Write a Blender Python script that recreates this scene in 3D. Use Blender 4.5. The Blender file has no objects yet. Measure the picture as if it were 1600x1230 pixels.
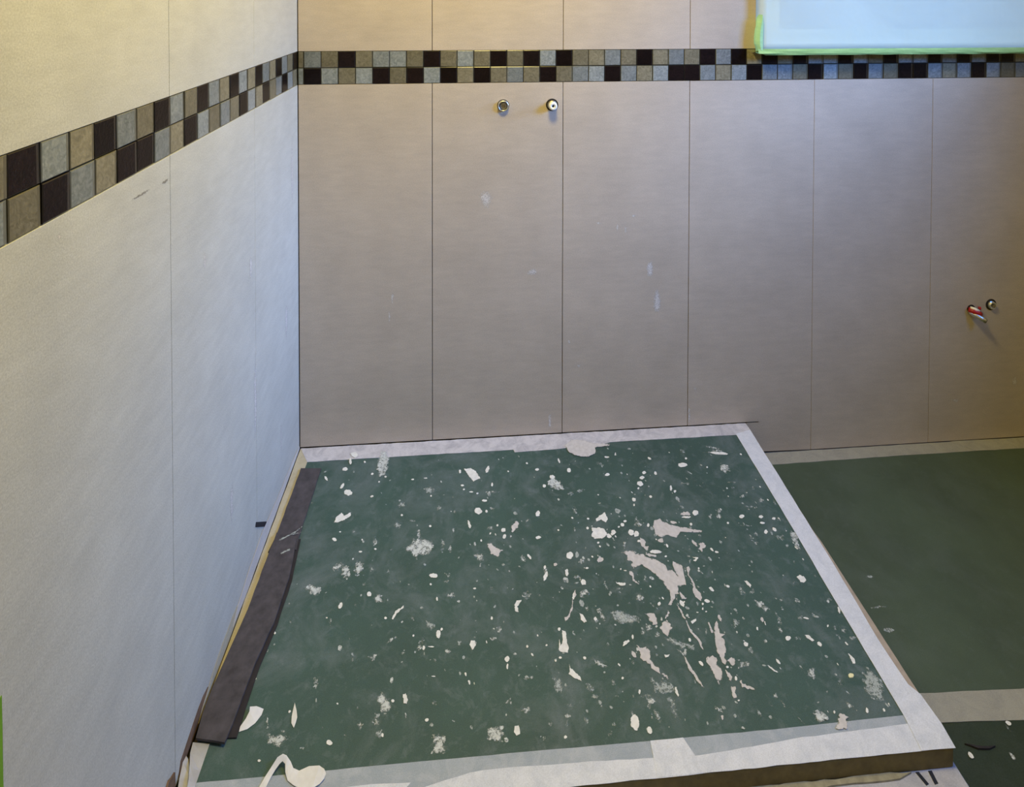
import bpy, bmesh, math, random
from mathutils import Vector, Matrix, noise
S = bpy.context.scene
COL = S.collection

# ------------------------------------------------------------------ camera
cam_d = bpy.data.cameras.new('camera'); cam = bpy.data.objects.new('camera', cam_d); COL.objects.link(cam)
YAW, PITCH, ROLL = 0.07677, -0.0176, 0.0015
fwd = Vector((math.sin(YAW)*math.cos(PITCH), math.cos(YAW)*math.cos(PITCH), math.sin(PITCH)))
rt = Vector((math.cos(YAW), -math.sin(YAW), 0)); up = rt.cross(fwd)
r2 = rt*math.cos(ROLL)+up*math.sin(ROLL); u2 = -rt*math.sin(ROLL)+up*math.cos(ROLL)
cam.matrix_world = Matrix(((r2.x, u2.x, -fwd.x, 0.4965), (r2.y, u2.y, -fwd.y, -1.7655), (r2.z, u2.z, -fwd.z, 1.4607), (0, 0, 0, 1)))
cam_d.sensor_width = 36.0; cam_d.lens = 916.7/1600*36; cam_d.shift_y = -(615-3.36)/1600
cam_d.clip_start = 0.02
S.camera = cam

# ------------------------------------------------------------------ light
S.view_settings.view_transform = 'Standard'; S.view_settings.look = 'None'
S.view_settings.gamma = 1; S.view_settings.use_curve_mapping = False
S.view_settings.exposure = 0.0
w = bpy.data.worlds.new('sky'); S.world = w; w.use_nodes = True
w.node_tree.nodes['Background'].inputs['Color'].default_value = (0.55, 0.7, 1.0, 1)
w.node_tree.nodes['Background'].inputs['Strength'].default_value = 0.02

def area(name, loc, aim, sx, sy, power, col, spread=180):
    l = bpy.data.lights.new(name, 'AREA'); l.shape = 'RECTANGLE'; l.size = sx; l.size_y = sy
    l.energy = power; l.color = col; l.spread = math.radians(spread)
    o = bpy.data.objects.new(name, l); COL.objects.link(o); o.location = loc
    o.rotation_euler = (Vector(aim)-Vector(loc)).to_track_quat('-Z', 'Y').to_euler()
    return o
# the warm ceiling lamp and two added cool lights in front of the right wall, one near, one in the far corner
area('ceiling_lamp_light', (0.65, -0.80, 2.42), (0.65, -0.80, 0), 0.35, 0.35, 29.6, (1.0, 0.797, 0.247))
area('near_added_cool_light', (2.6, -1.3, 2.0), (0.3, 0.2, 0.5), 0.6, 0.6, 12.6, (0.06, 0.30, 1.0), 80)
area('far_added_cool_light', (2.6, -0.35, 1.6), (0, -0.05, 0.7), 0.4, 0.4, 2.5, (0.435, 0.61, 1.0), 45)

# ------------------------------------------------------------------ helpers
def put(o, label=None, cat=None, group=None, kind=None):
    if label: o['label'] = label
    if cat: o['category'] = cat
    if group: o['group'] = group
    if kind: o['kind'] = kind
    return o
def obj(name, bm, mats, parent=None, loc=None, smooth=False):
    me = bpy.data.meshes.new(name); bm.normal_update(); bm.to_mesh(me); bm.free()
    for m in (mats if isinstance(mats, (list, tuple)) else [mats]): me.materials.append(m)
    if smooth:
        for f in me.polygons: f.use_smooth = True
    o = bpy.data.objects.new(name, me); COL.objects.link(o)
    if parent: o.parent = parent
    if loc: o.location = loc
    return o
def empty(name, loc):
    o = bpy.data.objects.new(name, None); COL.objects.link(o); o.location = loc; o.empty_display_size = 0.05
    return o
def bx(bm, x0, x1, y0, y1, z0, z1, bev=0, mi=0):
    r = bmesh.ops.create_cube(bm, size=1)
    for v in r['verts']:
        v.co = Vector((x0+(v.co.x+.5)*(x1-x0), y0+(v.co.y+.5)*(y1-y0), z0+(v.co.z+.5)*(z1-z0)))
    fs = set(f for v in r['verts'] for f in v.link_faces)
    for f in fs: f.material_index = mi
    if bev:
        es = list(set(e for v in r['verts'] for e in v.link_edges))
        bmesh.ops.bevel(bm, geom=es, offset=bev, segments=1, affect='EDGES', profile=.5)
    return bm
def box(*a, **k): return bx(bmesh.new(), *a, **k)
def plate(bm, pts, z0, z1, axis='z'):
    """a polygon with thickness; pts are in the plane across axis"""
    def P(a, b, c): return (a, b, c) if axis == 'z' else ((a, c, b) if axis == 'y' else (c, a, b))
    n = len(pts)
    lo = [bm.verts.new(P(a, b, z0)) for a, b in pts]; hi = [bm.verts.new(P(a, b, z1)) for a, b in pts]
    fs = [bm.faces.new(hi), bm.faces.new(lo[::-1])]
    for i in range(n): fs.append(bm.faces.new((lo[i], lo[(i+1) % n], hi[(i+1) % n], hi[i])))
    bmesh.ops.triangulate(bm, faces=fs[:2])
    bmesh.ops.recalc_face_normals(bm, faces=bm.faces[:])
    return bm
from mathutils.geometry import delaunay_2d_cdt
def splat(bm, pts, z0, z1, solid, fade=0):
    """a thin splat of any outline, crossing outlines too; rim sides only when it is solid; 'edge' rises from the rim inwards"""
    vs = [Vector(p) for p in pts]; n = len(vs); rim = vs[:]
    ly = bm.verts.layers.float.get('edge') or bm.verts.layers.float.new('edge')
    if fade:
        xs = [v.x for v in vs]; ys = [v.y for v in vs]; st = max(fade*.55, (max(xs)-min(xs)+max(ys)-min(ys))/44)
        for a in range(1, int((max(xs)-min(xs))/st)+1):
            for b in range(1, int((max(ys)-min(ys))/st)+1):
                vs.append(Vector((min(xs)+(a+.35*(b % 2)-.4)*st, min(ys)+(b-.4)*st)))
    ov, oe, of = delaunay_2d_cdt(vs, [(i, (i+1) % n) for i in range(n)], [list(range(n))], 1, 1e-7)[:3]
    hi = []; cnt = {}
    for v in ov:
        b = bm.verts.new((v.x, v.y, z1)); hi.append(b)
        if not fade: b[ly] = 1; continue
        d = 1e9
        for k in range(n):
            p, q = rim[k], rim[(k+1) % n]; e = q-p; L2 = e.length_squared
            t = 0 if L2 < 1e-14 else max(0, min(1, (v-p).dot(e)/L2)); d = min(d, (v-p-e*t).length)
        b[ly] = min(1, d/fade)
    for f in of:
        if len(f) < 3: continue
        a, b, c = ov[f[0]], ov[f[1]], ov[f[2]]
        if (b.x-a.x)*(c.y-a.y)-(b.y-a.y)*(c.x-a.x) < 0: f = f[::-1]
        try: bm.faces.new([hi[i] for i in f])
        except ValueError: continue
        for i in range(len(f)): cnt[(f[i], f[(i+1) % len(f)])] = 1
    if solid:
        lo = {}
        for (i, j) in cnt:
            if (j, i) in cnt: continue
            for q in (i, j):
                if q not in lo: lo[q] = bm.verts.new((ov[q].x, ov[q].y, z0)); lo[q][ly] = 1
            try: bm.faces.new((hi[j], hi[i], lo[i], lo[j]))
            except ValueError: pass
    for v in [v for v in bm.verts if not v.link_faces]: bm.verts.remove(v)
    return bm
def ragged(pts, step, amp, rnd):
    out = []
    n = len(pts)
    for i in range(n):
        a = Vector(pts[i]); b = Vector(pts[(i+1) % n]); k = max(1, int((b-a).length/step))
        for j in range(k):
            p = a.lerp(b, j/k); out.append((p.x+rnd.uniform(-amp, amp), p.y+rnd.uniform(-amp, amp)))
    return out
def tube(bm, path, rad, n=12, cap=True, mi=0):
    rings = []
    path = [Vector(p) for p in path]
    rads = rad if isinstance(rad, (list, tuple)) else [rad]*len(path)
    for i, p in enumerate(path):
        d = (path[min(i+1, len(path)-1)]-path[max(i-1, 0)]).normalized()
        a = d.orthogonal().normalized() if i == 0 else (prev-d*prev.dot(d)).normalized()
        prev = a; b = d.cross(a)
        rings.append([bm.verts.new(p+(a*math.cos(2*math.pi*k/n)+b*math.sin(2*math.pi*k/n))*rads[i]) for k in range(n)])
    for i in range(len(rings)-1):
        for k in range(n):
            f = bm.faces.new((rings[i][k], rings[i][(k+1) % n], rings[i+1][(k+1) % n], rings[i+1][k])); f.material_index = mi
    if cap:
        bm.faces.new(rings[0][::-1]).material_index = mi; bm.faces.new(rings[-1]).material_index = mi
    return bm
def lathe(bm, prof, n=20, mi=0):
    """profile of (radius, depth towards the viewer) around the y axis; depth d stands at y=-d"""
    rings = [[bm.verts.new((r*math.cos(2*math.pi*k/n), -d, r*math.sin(2*math.pi*k/n))) for k in range(n)] for r, d in prof]
    for i in range(len(rings)-1):
        for k in range(n):
            bm.faces.new((rings[i][k], rings[i][(k+1) % n], rings[i+1][(k+1) % n], rings[i+1][k])).material_index = mi
    bmesh.ops.recalc_face_normals(bm, faces=bm.faces[:])
    return bm

# ------------------------------------------------------------------ materials
class NT:
    def __init__(s, name):
        s.m = bpy.data.materials.new(name); s.m.use_nodes = True; s.t = s.m.node_tree
        s.b = s.t.nodes['Principled BSDF']; s.out = s.t.nodes['Material Output']
        s.geo = s.t.nodes.new('ShaderNodeNewGeometry')
    def n(s, kind, **kw):
        nd = s.t.nodes.new(kind)
        for k, v in kw.items(): setattr(nd, k, v)
        return nd
    def l(s, a, b): s.t.links.new(a, b)
    def noise(s, scale, detail=3, rough=.55, stretch=None, dist=0):
        nd = s.n('ShaderNodeTexNoise'); nd.inputs['Scale'].default_value = scale
        nd.inputs['Detail'].default_value = detail; nd.inputs['Roughness'].default_value = rough
        nd.inputs['Distortion'].default_value = dist
        if stretch:
            mp = s.n('ShaderNodeMapping'); mp.inputs['Scale'].default_value = stretch
            s.l(s.geo.outputs['Position'], mp.inputs['Vector']); s.l(mp.outputs['Vector'], nd.inputs['Vector'])
        else: s.l(s.geo.outputs['Position'], nd.inputs['Vector'])
        return nd.outputs['Fac']
    def ramp(s, fac, stops):
        nd = s.n('ShaderNodeValToRGB'); cr = nd.color_ramp
        while len(cr.elements) < len(stops): cr.elements.new(.5)
        for e, (p, c) in zip(cr.elements, stops):
            e.position = p; e.color = c if len(c) == 4 else (*c, 1)
        s.l(fac, nd.inputs['Fac']); return nd.outputs['Color']
    def mix(s, fac, a, b, mode='MIX'):
        nd = s.n('ShaderNodeMix', data_type='RGBA', blend_type=mode)
        for sock, v in ((nd.inputs['Factor'], fac), (nd.inputs[6], a), (nd.inputs[7], b)):
            if hasattr(v, 'links'): s.l(v, sock)
            elif isinstance(v, (int, float)): sock.default_value = v
            else: sock.default_value = (*v, 1)
        return nd.outputs[2]
    def col(s, c):
        if hasattr(c, 'links'): s.l(c, s.b.inputs['Base Color'])
        else: s.b.inputs['Base Color'].default_value = (*c, 1)
    def bump(s, h, strength, dist=.001):
        nd = s.n('ShaderNodeBump'); nd.inputs['Strength'].default_value = strength; nd.inputs['Distance'].default_value = dist
        s.l(h, nd.inputs['Height']); s.l(nd.outputs['Normal'], s.b.inputs['Normal'])
    def set(s, **k):
        for a, v in k.items(): s.b.inputs[a.replace('_', ' ')].default_value = v
        return s
def grey(v): return (v, v, v)

def m_tile(name, c):
    t = NT(name); t.set(Roughness=.55)
    c1 = tuple(x*.93 for x in c); c2 = tuple(x*1.06 for x in c)
    base = t.ramp(t.noise(7, 4, .6), [(.3, c1), (.7, c2)])
    grain = t.ramp(t.noise(420, 3, .7), [(.34, grey(.86)), (.66, grey(1.12))])
    base = t.mix(1, base, grain, 'MULTIPLY')
    brushed = t.ramp(t.noise(16, 3, .6, (1, 1, 4)), [(.35, grey(.96)), (.7, grey(1.05))])
    t.col(t.mix(1, base, brushed, 'MULTIPLY'))
    t.bump(t.noise(300, 3, .6), .22, .0008)
    return t.m
M_TILE_B = m_tile('taupe_porcelain', (0.525, 0.444, 0.355))
M_TILE_L = m_tile('pale_greige_porcelain', (0.55, 0.54, 0.482))
def m_plain(name, c, rough=.7, metal=0, var=.12, scale=60, bump=.1):
    t = NT(name); t.set(Roughness=rough, Metallic=metal)
    t.col(t.ramp(t.noise(scale, 4, .6), [(.3, tuple(x*(1-var) for x in c)), (.7, tuple(x*(1+var) for x in c))]))
    if bump: t.bump(t.noise(scale*4, 3), bump, .001)
    return t.m
M_GROUT_D = m_plain('dark_joint', (0.035, 0.03, 0.025), .9)
M_GROUT_L = m_plain('grey_joint', (0.16, 0.15, 0.14), .9)
M_PLASTER = m_plain('wall_plaster', (0.62, 0.58, 0.5), .9)
M_CEIL = m_plain('ceiling_paint', (0.8, 0.78, 0.72), .9)
M_SCREED = m_plain('screed', (0.22, 0.19, 0.15), .95)
M_WOOD = m_plain('brown_board_edge', (0.15, 0.112, 0.034), .8, 0, .25, 40, .3)
M_WOODL = m_plain('raw_board', (0.38, 0.315, 0.26), .85, 0, .15, 50, .2)
M_BEAD = m_plain('grey_beige_filler', (0.32, 0.29, 0.20), .9, 0, .2, 70, .4)
M_BROWN = m_plain('brown_adhesive', (0.17, 0.10, 0.06), .9, 0, .35, 60, .4)

def m_mosaic(name, c, c2, spec_rough, amount):
    t = NT(name); t.set(Roughness=spec_rough, Specular_IOR_Level=.25, Coat_Weight=.12, Coat_Roughness=.06)
    oi = t.n('ShaderNodeObjectInfo')
    n = t.n('ShaderNodeTexNoise'); n.inputs['Scale'].default_value = 90; n.inputs['Detail'].default_value = 4; n.inputs['Distortion'].default_value = 1.5
    t.l(t.geo.outputs['Position'], n.inputs['Vector'])
    base = t.ramp(n.outputs['Fac'], [(.3, c), (.72, c2)])
    hue = t.ramp(oi.outputs['Random'], [(0, grey(1-amount)), (1, grey(1+amount))])
    t.col(t.mix(1, base, hue, 'MULTIPLY'))
    if name[0] == 'd': t.set(Specular_IOR_Level=.10, Coat_Weight=0.04)
    t.bump(t.noise(130, 3, .6, None, 1.0), .35, .002)
    return t.m
M_MOS = {'S': m_mosaic('silver_glass', (.15, .17, .17), (.29, .31, .305), .3, .25),
         'B': m_mosaic('bronze_glass', (.14, .125, .08), (.25, .225, .155), .3, .25),
         'D': m_mosaic('dark_brown_glass', (.006, .004, .004), (.014, .008, .008), .25, .3)}
M_EDGE = {'S': m_plain('silver_glass_edge', (.13, .135, .12), .25), 'B': m_plain('bronze_glass_edge', (.105, .095, .062), .25),
          'D': m_plain('dark_glass_edge', (.012, .009, .008), .25)}

def m_sheet(name, c, dust, amt, lo=.48, hi=.78):
    t = NT(name); t.set(Roughness=.62)
    base = t.ramp(t.noise(5, 4, .6), [(.3, tuple(x*.85 for x in c)), (.7, tuple(x*1.15 for x in c))])
    d1 = t.ramp(t.noise(6.5, 6, .68, None, .6), [(lo, grey(0)), (hi, grey(amt))])
    base = t.mix(d1, base, dust)
    d2 = t.ramp(t.noise(38, 5, .7, None, .5), [(.54, grey(0)), (.8, grey(amt*.9))])
    base = t.mix(d2, base, dust)
    g = t.ramp(t.noise(700, 2, .6), [(.3, grey(.82)), (.7, grey(1.18))])
    t.col(t.mix(1, base, g, 'MULTIPLY'))
    t.bump(t.noise(500, 2), .25, .0006)
    return t.m
M_SHEET = m_sheet('green_fleece_dusty', (.046, .090, .080), (.170, .205, .225), .7)
M_SHEET_F = m_sheet('green_fleece_clean', (.063, .091, .059), (.12, .15, .14), .3)

def m_tape(name, c, under, lo, hi):
    t = NT(name); t.set(Roughness=.75)
    f = t.ramp(t.noise(26, 6, .7, None, .8), [(lo, grey(0)), (hi, grey(1))])
    base = t.mix(f, c, under)
    g = t.ramp(t.noise(600, 2, .6), [(.3, grey(.9)), (.7, grey(1.1))])
    t.col(t.mix(1, base, g, 'MULTIPLY')); t.bump(t.noise(240, 4), .25, .0008)
    return t.m
M_TAPE = m_tape('white_tape_mottled', (.60, .58, .62), (.42, .41, .46), .42, .66)
M_TAPE_G = m_tape('translucent_tape_over_green', (.33, .375, .44), (.45, .48, .54), .45, .75)
M_TAPE_P = m_tape('pinkish_white_tape', (.69, .71, .79), (.56, .59, .68), .4, .7)
M_TAPE_ST = m_tape('grey_step_tape', (.50, .49, .53), (.36, .36, .42), .4, .7)
M_TAPE_F = m_tape('dull_floor_tape', (.35, .34, .30), (.29, .285, .26), .4, .7)
M_TAPE_W = m_tape('dusty_white_tape', (.62, .58, .53), (.55, .51, .47), .4, .7)
M_TAPE_BG = m_tape('beige_tape', (.50, .45, .33), (.42, .37, .26), .45, .7)

def m_splat(name, c, lo=None, hi=None, amax=1.0, scale=95, gain=.4):
    t = NT(name); t.set(Roughness=.85)
    t.col(t.ramp(t.noise(120, 4, .6), [(.3, tuple(x*.86 for x in c)), (.7, tuple(min(1, x*1.06) for x in c))]))
    t.bump(t.noise(220, 4), .5, .001)
    if lo is not None:
        at = t.n('ShaderNodeAttribute', attribute_name='edge'); ma = t.n('ShaderNodeMath', operation='MULTIPLY_ADD')
        ma.inputs[1].default_value = gain; t.l(at.outputs['Fac'], ma.inputs[0]); t.l(t.noise(scale, 6, .72, None, .6), ma.inputs[2])
        a = t.ramp(ma.outputs[0], [(lo, grey(0)), (hi, grey(amax))])
        t.l(a, t.b.inputs['Alpha'])
    return t.m
M_SPL = {'w': m_splat('white_plaster', (.80, .80, .79), .44, .54, 1.0, 130, .42), 'p': m_splat('pinkish_plaster', (.61, .58, .58), .47, .55, 1.0, 90, .30),
         'b': m_splat('broken_white_plaster', (.62, .655, .655), .50, .66, .97, 150, .15), 'g': m_splat('thin_plaster_dust', (.46, .51, .51), .50, .64, .85, 210, .14),
         'y': m_splat('cream_plaster', (.85, .80, .50))}
M_FELT = m_plain('charcoal_felt', (.068, .061, .071), .95, 0, .3, 45, .35)
M_FELT2 = m_plain('dark_backing_crease_shade', (.026, .022, .026), .9, 0, .2, 45, .2)
M_PAPER = m_plain('white_offcut', (.78, .77, .78), .85, 0, .05, 80, .05)
M_CHROME = m_plain('chrome', (.80, .79, .75), .32, 1, .05, 80, 0)
M_BRASS = m_plain('dull_metal', (.40, .36, .29), .35, 1, .15, 150, 0)
M_HOLE = m_plain('dark_hole', (.02, .016, .012), .9)
M_WHITEP = m_plain('white_plastic', (.85, .84, .78), .35)
M_RED = m_plain('red_sleeve', (.36, .012, .012), .4)
M_BLACKT = m_plain('black_tape', (.012, .014, .025), .6)
M_GREENT = m_plain('bright_green_tape', (.16, .34, .015), .6, 0, .12, 30)
M_SMEAR = m_splat('pale_wall_smear', (.69, .65, .61), .53, .60, 1.0, 330, .16)
M_DARKSM = m_splat('dark_scuff', (.26, .24, .21), .60, .68, 1.0, 330, .26)
M_FRAME = m_plain('white_window_frame', (.8, .8, .8), .35)
def m_film():
    t = NT('white_protective_film'); t.set(Roughness=.42, Transmission_Weight=0)
    t.col(t.ramp(t.noise(2.4, 3, .5), [(.35, (.68, .68, .54)), (.65, (.72, .72, .57))]))
    t.b.inputs['Emission Color'].default_value = (.33, .59, 1, 1); t.b.inputs['Emission Strength'].default_value = .28   # glow put in to stand for daylight from behind
    t.bump(t.noise(9, 3, .5), .25, .01)
    return t.m
M_FILM = m_film()
def m_gtape(c1, c2):
    t = NT('pale_green_masking_tape'); t.set(Roughness=.8, Specular_IOR_Level=.2)
    t.col(t.ramp(t.noise(35, 4, .6, (.5, 1, 2)), [(.3, c1), (.7, c2)]))
    t.b.inputs['Subsurface Weight'].default_value = 0
    t.bump(t.noise(50, 4, .6), .3, .003)
    return t.m
M_GTAPE = m_gtape((.25, .41, .13), (.36, .53, .19)); M_GTAPE_GLOW = m_gtape((.27, .48, .26), (.36, .60, .36))  # second copy of the tape tinted bluer to offset the warm light
M_GTAPE_GLOW.node_tree.nodes['Principled BSDF'].inputs['Emission Color'].default_value = (.45, 1, .75, 1)   # tape's own glow stands in for daylight passing through it
M_GTAPE_GLOW.node_tree.nodes['Principled BSDF'].inputs['Emission Strength'].default_value = .14
M_GLASS = NT('window_glass').set(Roughness=.05, Transmission_Weight=1.0, IOR=1.45).m

# ------------------------------------------------------------------ the room
ZB, H, PIT = 1.1858, 0.0988, 0.05           # mosaic band: bottom, height, pitch
ZT = ZB+H; ZC = 2.5; XR = 2.75; YF = -2.5
put(obj('floor', box(-.2, XR+.5, YF-.2, .2, -.1, 0), M_SCREED), kind='structure')
put(obj('ceiling', box(-.2, XR+.5, YF-.2, .2, ZC, ZC+.1), M_CEIL), kind='structure')
WX0, WX1, WZ0, WZ1 = 1.401, 2.45, 1.2985, 2.25
bm = bmesh.new()
bx(bm, -.2, WX0, .011, .20, 0, ZC); bx(bm, WX1, XR, .011, .20, 0, ZC)
bx(bm, WX0, WX1, .011, .20, 0, WZ0); bx(bm, WX0, WX1, .011, .20, WZ1, ZC)
wall_back = put(obj('wall_back', bm, M_GROUT_D), kind='structure')
wall_left = put(obj('wall_left', box(-.2, -.011, YF, .0105, 0, ZC), M_GROUT_L), kind='structure')
put(obj('wall_front', box(-.2, XR+.5, YF-.2, YF, 0, ZC), M_PLASTER), kind='structure')
bm = bmesh.new()   # right wall, its two unseen windows added to go with the cool lights
R1, R2, RZ = (-1.62, -.98), (-.60, -.10), ((1.68, 2.32), (1.38, 1.82))
bx(bm, XR, XR+.3, YF, R1[0], 0, ZC); bx(bm, XR, XR+.3, R1[1], R2[0], 0, ZC); bx(bm, XR, XR+.3, R2[1], .2, 0, ZC)
for (a, b), (c, d) in zip((R1, R2), RZ):
    bx(bm, XR, XR+.3, a, b, 0, c); bx(bm, XR, XR+.3, a, b, d, ZC)
put(obj('wall_right', bm, M_PLASTER), kind='structure')
for k, ((a, b), (c, d)) in enumerate(zip((R1, R2), RZ)):
    bm = bmesh.new(); xf0, xf1 = XR+.08, XR+.13
    bx(bm, xf0, xf1, a, a+.04, c, d); bx(bm, xf0, xf1, b-.04, b, c, d); bx(bm, xf0, xf1, a+.04, b-.04, c, c+.04); bx(bm, xf0, xf1, a+.04, b-.04, d-.04, d)
    wf = put(obj('window_%d' % (k+2), bm, M_FRAME), kind='structure')  # added window, unseen, placed behind one of the cool lights
    obj('pane', box(xf0+.02, xf0+.025, a+.04, b-.04, c+.04, d-.04), M_GLASS, wf)

J = [0.001, .3929, .7888, 1.1854, 1.5889, 1.9855, 2.381, XR]
G = .0010
for i in range(7):
    x0, x1 = J[i]+(G if i < 4 else .0006), J[i+1]-(G if i < 3 else .0006)
    # below the band
    if x1 < 1.3:
        obj('wall_tile', box(x0, x1, 0, .0105, .104, ZB-.0003, .0003), M_TILE_B, wall_back)
    elif x0 < 1.3:
        bm = bmesh.new(); plate(bm, [(x0, .104), (1.416, .104), (1.416, .1015), (1.376, .1015), (1.376, .008), (x1, .004), (x1, ZB-.0005), (x0, ZB-.0005)], 0, .0105, 'y')
        obj('wall_tile', bm, M_TILE_B, wall_back)
    else:
        obj('wall_tile', box(x0, x1, 0, .0105, .004, ZB-.0003, .0003), M_TILE_B, wall_back)
    # above the band, cut around the window
    if x1 < WX0:
        obj('wall_tile', box(x0, x1, 0, .0105, ZT+.0003, ZC, .0003), M_TILE_B, wall_back)
    elif x0 < WX0:
        obj('wall_tile', box(x0, WX0-.005, 0, .0105, ZT+.0003, ZC, .0003), M_TILE_B, wall_back)
    elif x1 > WX1:
        obj('wall_tile', box(WX1+.001, x1, 0, .0105, ZT+.0003, ZC, .0003), M_TILE_B, wall_back)
JL = [-.0012, -.3525, -.745, -1.141, -1.537, -1.933, -2.329, YF]
for i in range(7):
    y1, y0 = JL[i]-.0006, JL[i+1]+.0006
    obj('wall_tile', box(-.0105, 0, y0, y1, .10, ZB-.0003, .0003), M_TILE_L, wall_left)
    obj('wall_tile', box(-.0105, 0, y0, y1, ZT+.0003, ZC, .0003), M_TILE_L, wall_left)

# glass mosaic: one mesh per colour and width, shared by all its tiles
def mosaic_mesh(c, wd, axis):
    """a glass tile facing -y (axis y) or +x (axis x); origin at its lower start corner"""
    bm = bmesh.new(); h = H/2-.0016; t = .0075
    bx(bm, 0, wd-.0016, .0, t, 0, h)
    top = [f for f in bm.faces if f.normal.y < -.9] or [f for f in bm.faces if all(abs(v.co.y) < 1e-6 for v in f.verts)]
    for f in bm.faces: f.material_index = 1
    r = bmesh.ops.inset_region(bm, faces=top, thickness=.0018, depth=.0008)
    for f in top: f.material_index = 0
    vv = set(v for f in top for v in f.verts); b1 = {'x': .0055, 'z': .0060}.get(axis, .0022)
    for v in vv:      # the cut glass border: wide on the side where the camera looks through the edge
        if axis == 'x' and v.co.x < wd*.5: v.co.x = b1
        if axis == 'z' and v.co.x > wd*.5: v.co.x = wd-.0016-b1
    if axis == 'x':
        for v in bm.verts: v.co = Vector((-v.co.y, -v.co.x, v.co.z))
        bmesh.ops.recalc_face_normals(bm, faces=bm.faces[:])
    bmesh.ops.recalc_face_normals(bm, faces=bm.faces[:])
    me = bpy.data.meshes.new('mosaic_tile'); bm.to_mesh(me); bm.free()
    me.materials.append(M_MOS[c]); me.materials.append(M_EDGE[c])
    return me
MM = {}
def mosaic(c, wd, axis, loc, par, rnd):
    k = (c, round(wd, 4), axis)
    if k not in MM: MM[k] = mosaic_mesh(*k)
    o = bpy.data.objects.new('mosaic_tile', MM[k]); COL.objects.link(o); o.parent = par; o.location = loc
    j = rnd.uniform(-.0006, .0006)
    o.location.x += j if axis == 'x' else rnd.uniform(-.0003, .0003)
    o.location.y += 0 if axis == 'x' else j
    o.rotation_euler = (rnd.uniform(-.006, .006), rnd.uniform(-.006, .006), rnd.uniform(-.008, .008))
rnd = random.Random(4)
TOPB = 'B' + 'SBDBSSBDBSBDBDSDBBSBDBSBDSDBDBDSSDSBDSSDSDSDDB' + 'SDBSDB'
BOTB = 'S' + 'DSBSDBDSDBDBSBDBSSDSBSDDSBSDSSBDSBDSBDDSBSDSBS' + 'DBSDSB'
TOPL = 'DBSDBSDBSDBSDBSDBSDBSDB' + 'SDBSBDSDBSDBSBDSDBSDBSDBSD'
BOTL = 'BSDSBDBSDBSBSDBSDDBSDBS' + 'DBSDBSSDBDSBDSBDBSDSBDSBDS'
for row, (sb, sl) in enumerate(((BOTB, BOTL), (TOPB, TOPL))):
    z = ZB+.0008+row*H/2
    for i, c in enumerate(sb):
        x = .0018 if i == 0 else .0178+(i-1)*PIT
        wd = .0160 if i == 0 else PIT
        if x+wd > XR: break
        mosaic(c, wd, 'y' if x < 1.42 else 'z', (x, .0010, z), wall_back, rnd)
    for i, c in enumerate(sl):
        y = -.0018 if i == 0 else -.0433-(i-1)*PIT
        wd = .0415 if i == 0 else PIT
        if y-wd < YF: break
        mosaic(c, wd, 'x', (-.0010, y, z), wall_left, rnd)

# smears and scuffs stuck to the walls, pieces of the walls
def smear_y(x, z, rx, rz, m, seed, par=wall_back):
    r = random.Random(seed); n = 11
    pts = [(x+rx*math.cos(2*math.pi*k/n)*r.uniform(.6, 1.1), z+rz*math.sin(2*math.pi*k/n)*r.uniform(.6, 1.1)) for k in range(n)]
    bm = bmesh.new(); splat(bm, pts, 0, .0003, False, min(rx, rz)*.7)
    for v in bm.verts: v.co = (v.co.x, -v.co.z, v.co.y)
    obj('plaster_smear', bm, m, par)
for k, (x, z, rx, rz) in enumerate([(.554, .836, .022, .030), (.274, .543, .005, .02), (.265, .486, .004, .02), (.959, .736, .004, .014), (.985, .728, .005, .012),
        (1.062, .60, .012, .03), (1.085, .50, .014, .045), (.81, .386, .005, .008), (2.078, .137, .018, .007), (2.283, .19, .012, .02), (.695, .606, .018, .012),
        (1.21, .22, .006, .004), (.84, .31, .006, .006), (.75, .145, .006, .03), (1.19, .14, .006, .03), (.90, .75, .01, .004), (1.01, .77, .008, .004)]):
    smear_y(x, z, rx, rz, M_SMEAR, k)
def smear_x(y, z, ry, rz, m, seed):
    r = random.Random(seed+50); n = 11
    pts = [(y+ry*math.cos(2*math.pi*k/n)*r.uniform(.6, 1.1), z+rz*math.sin(2*math.pi*k/n)*r.uniform(.6, 1.1)) for k in range(n)]
    bm = bmesh.new(); splat(bm, pts, 0, .0003, False, min(ry, rz)*.7)
    for v in bm.verts: v.co = (v.co.z, v.co.x, v.co.y)
    obj('plaster_smear', bm, m, wall_left)
for k, (y, z, ry, rz, m) in enumerate([(-1.014, 1.161, .004, .005, M_SMEAR), (-.76, 1.147, .014, .004, M_DARKSM), (-.837, 1.150, .03, .004, M_DARKSM), (-.619, .947, .006, .02, M_SMEAR),
        (-.383, .824, .01, .03, M_SMEAR), (-.17, .26, .008, .05, M_SMEAR), (-.36, .50, .01, .12, M_SMEAR), (-.06, .95, .01, .10, M_SMEAR), (-.12, .55, .012, .06, M_SMEAR), (-.50, .38, .010, .05, M_SMEAR)]):
    smear_x(y, z, ry, rz, m, k)

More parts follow.
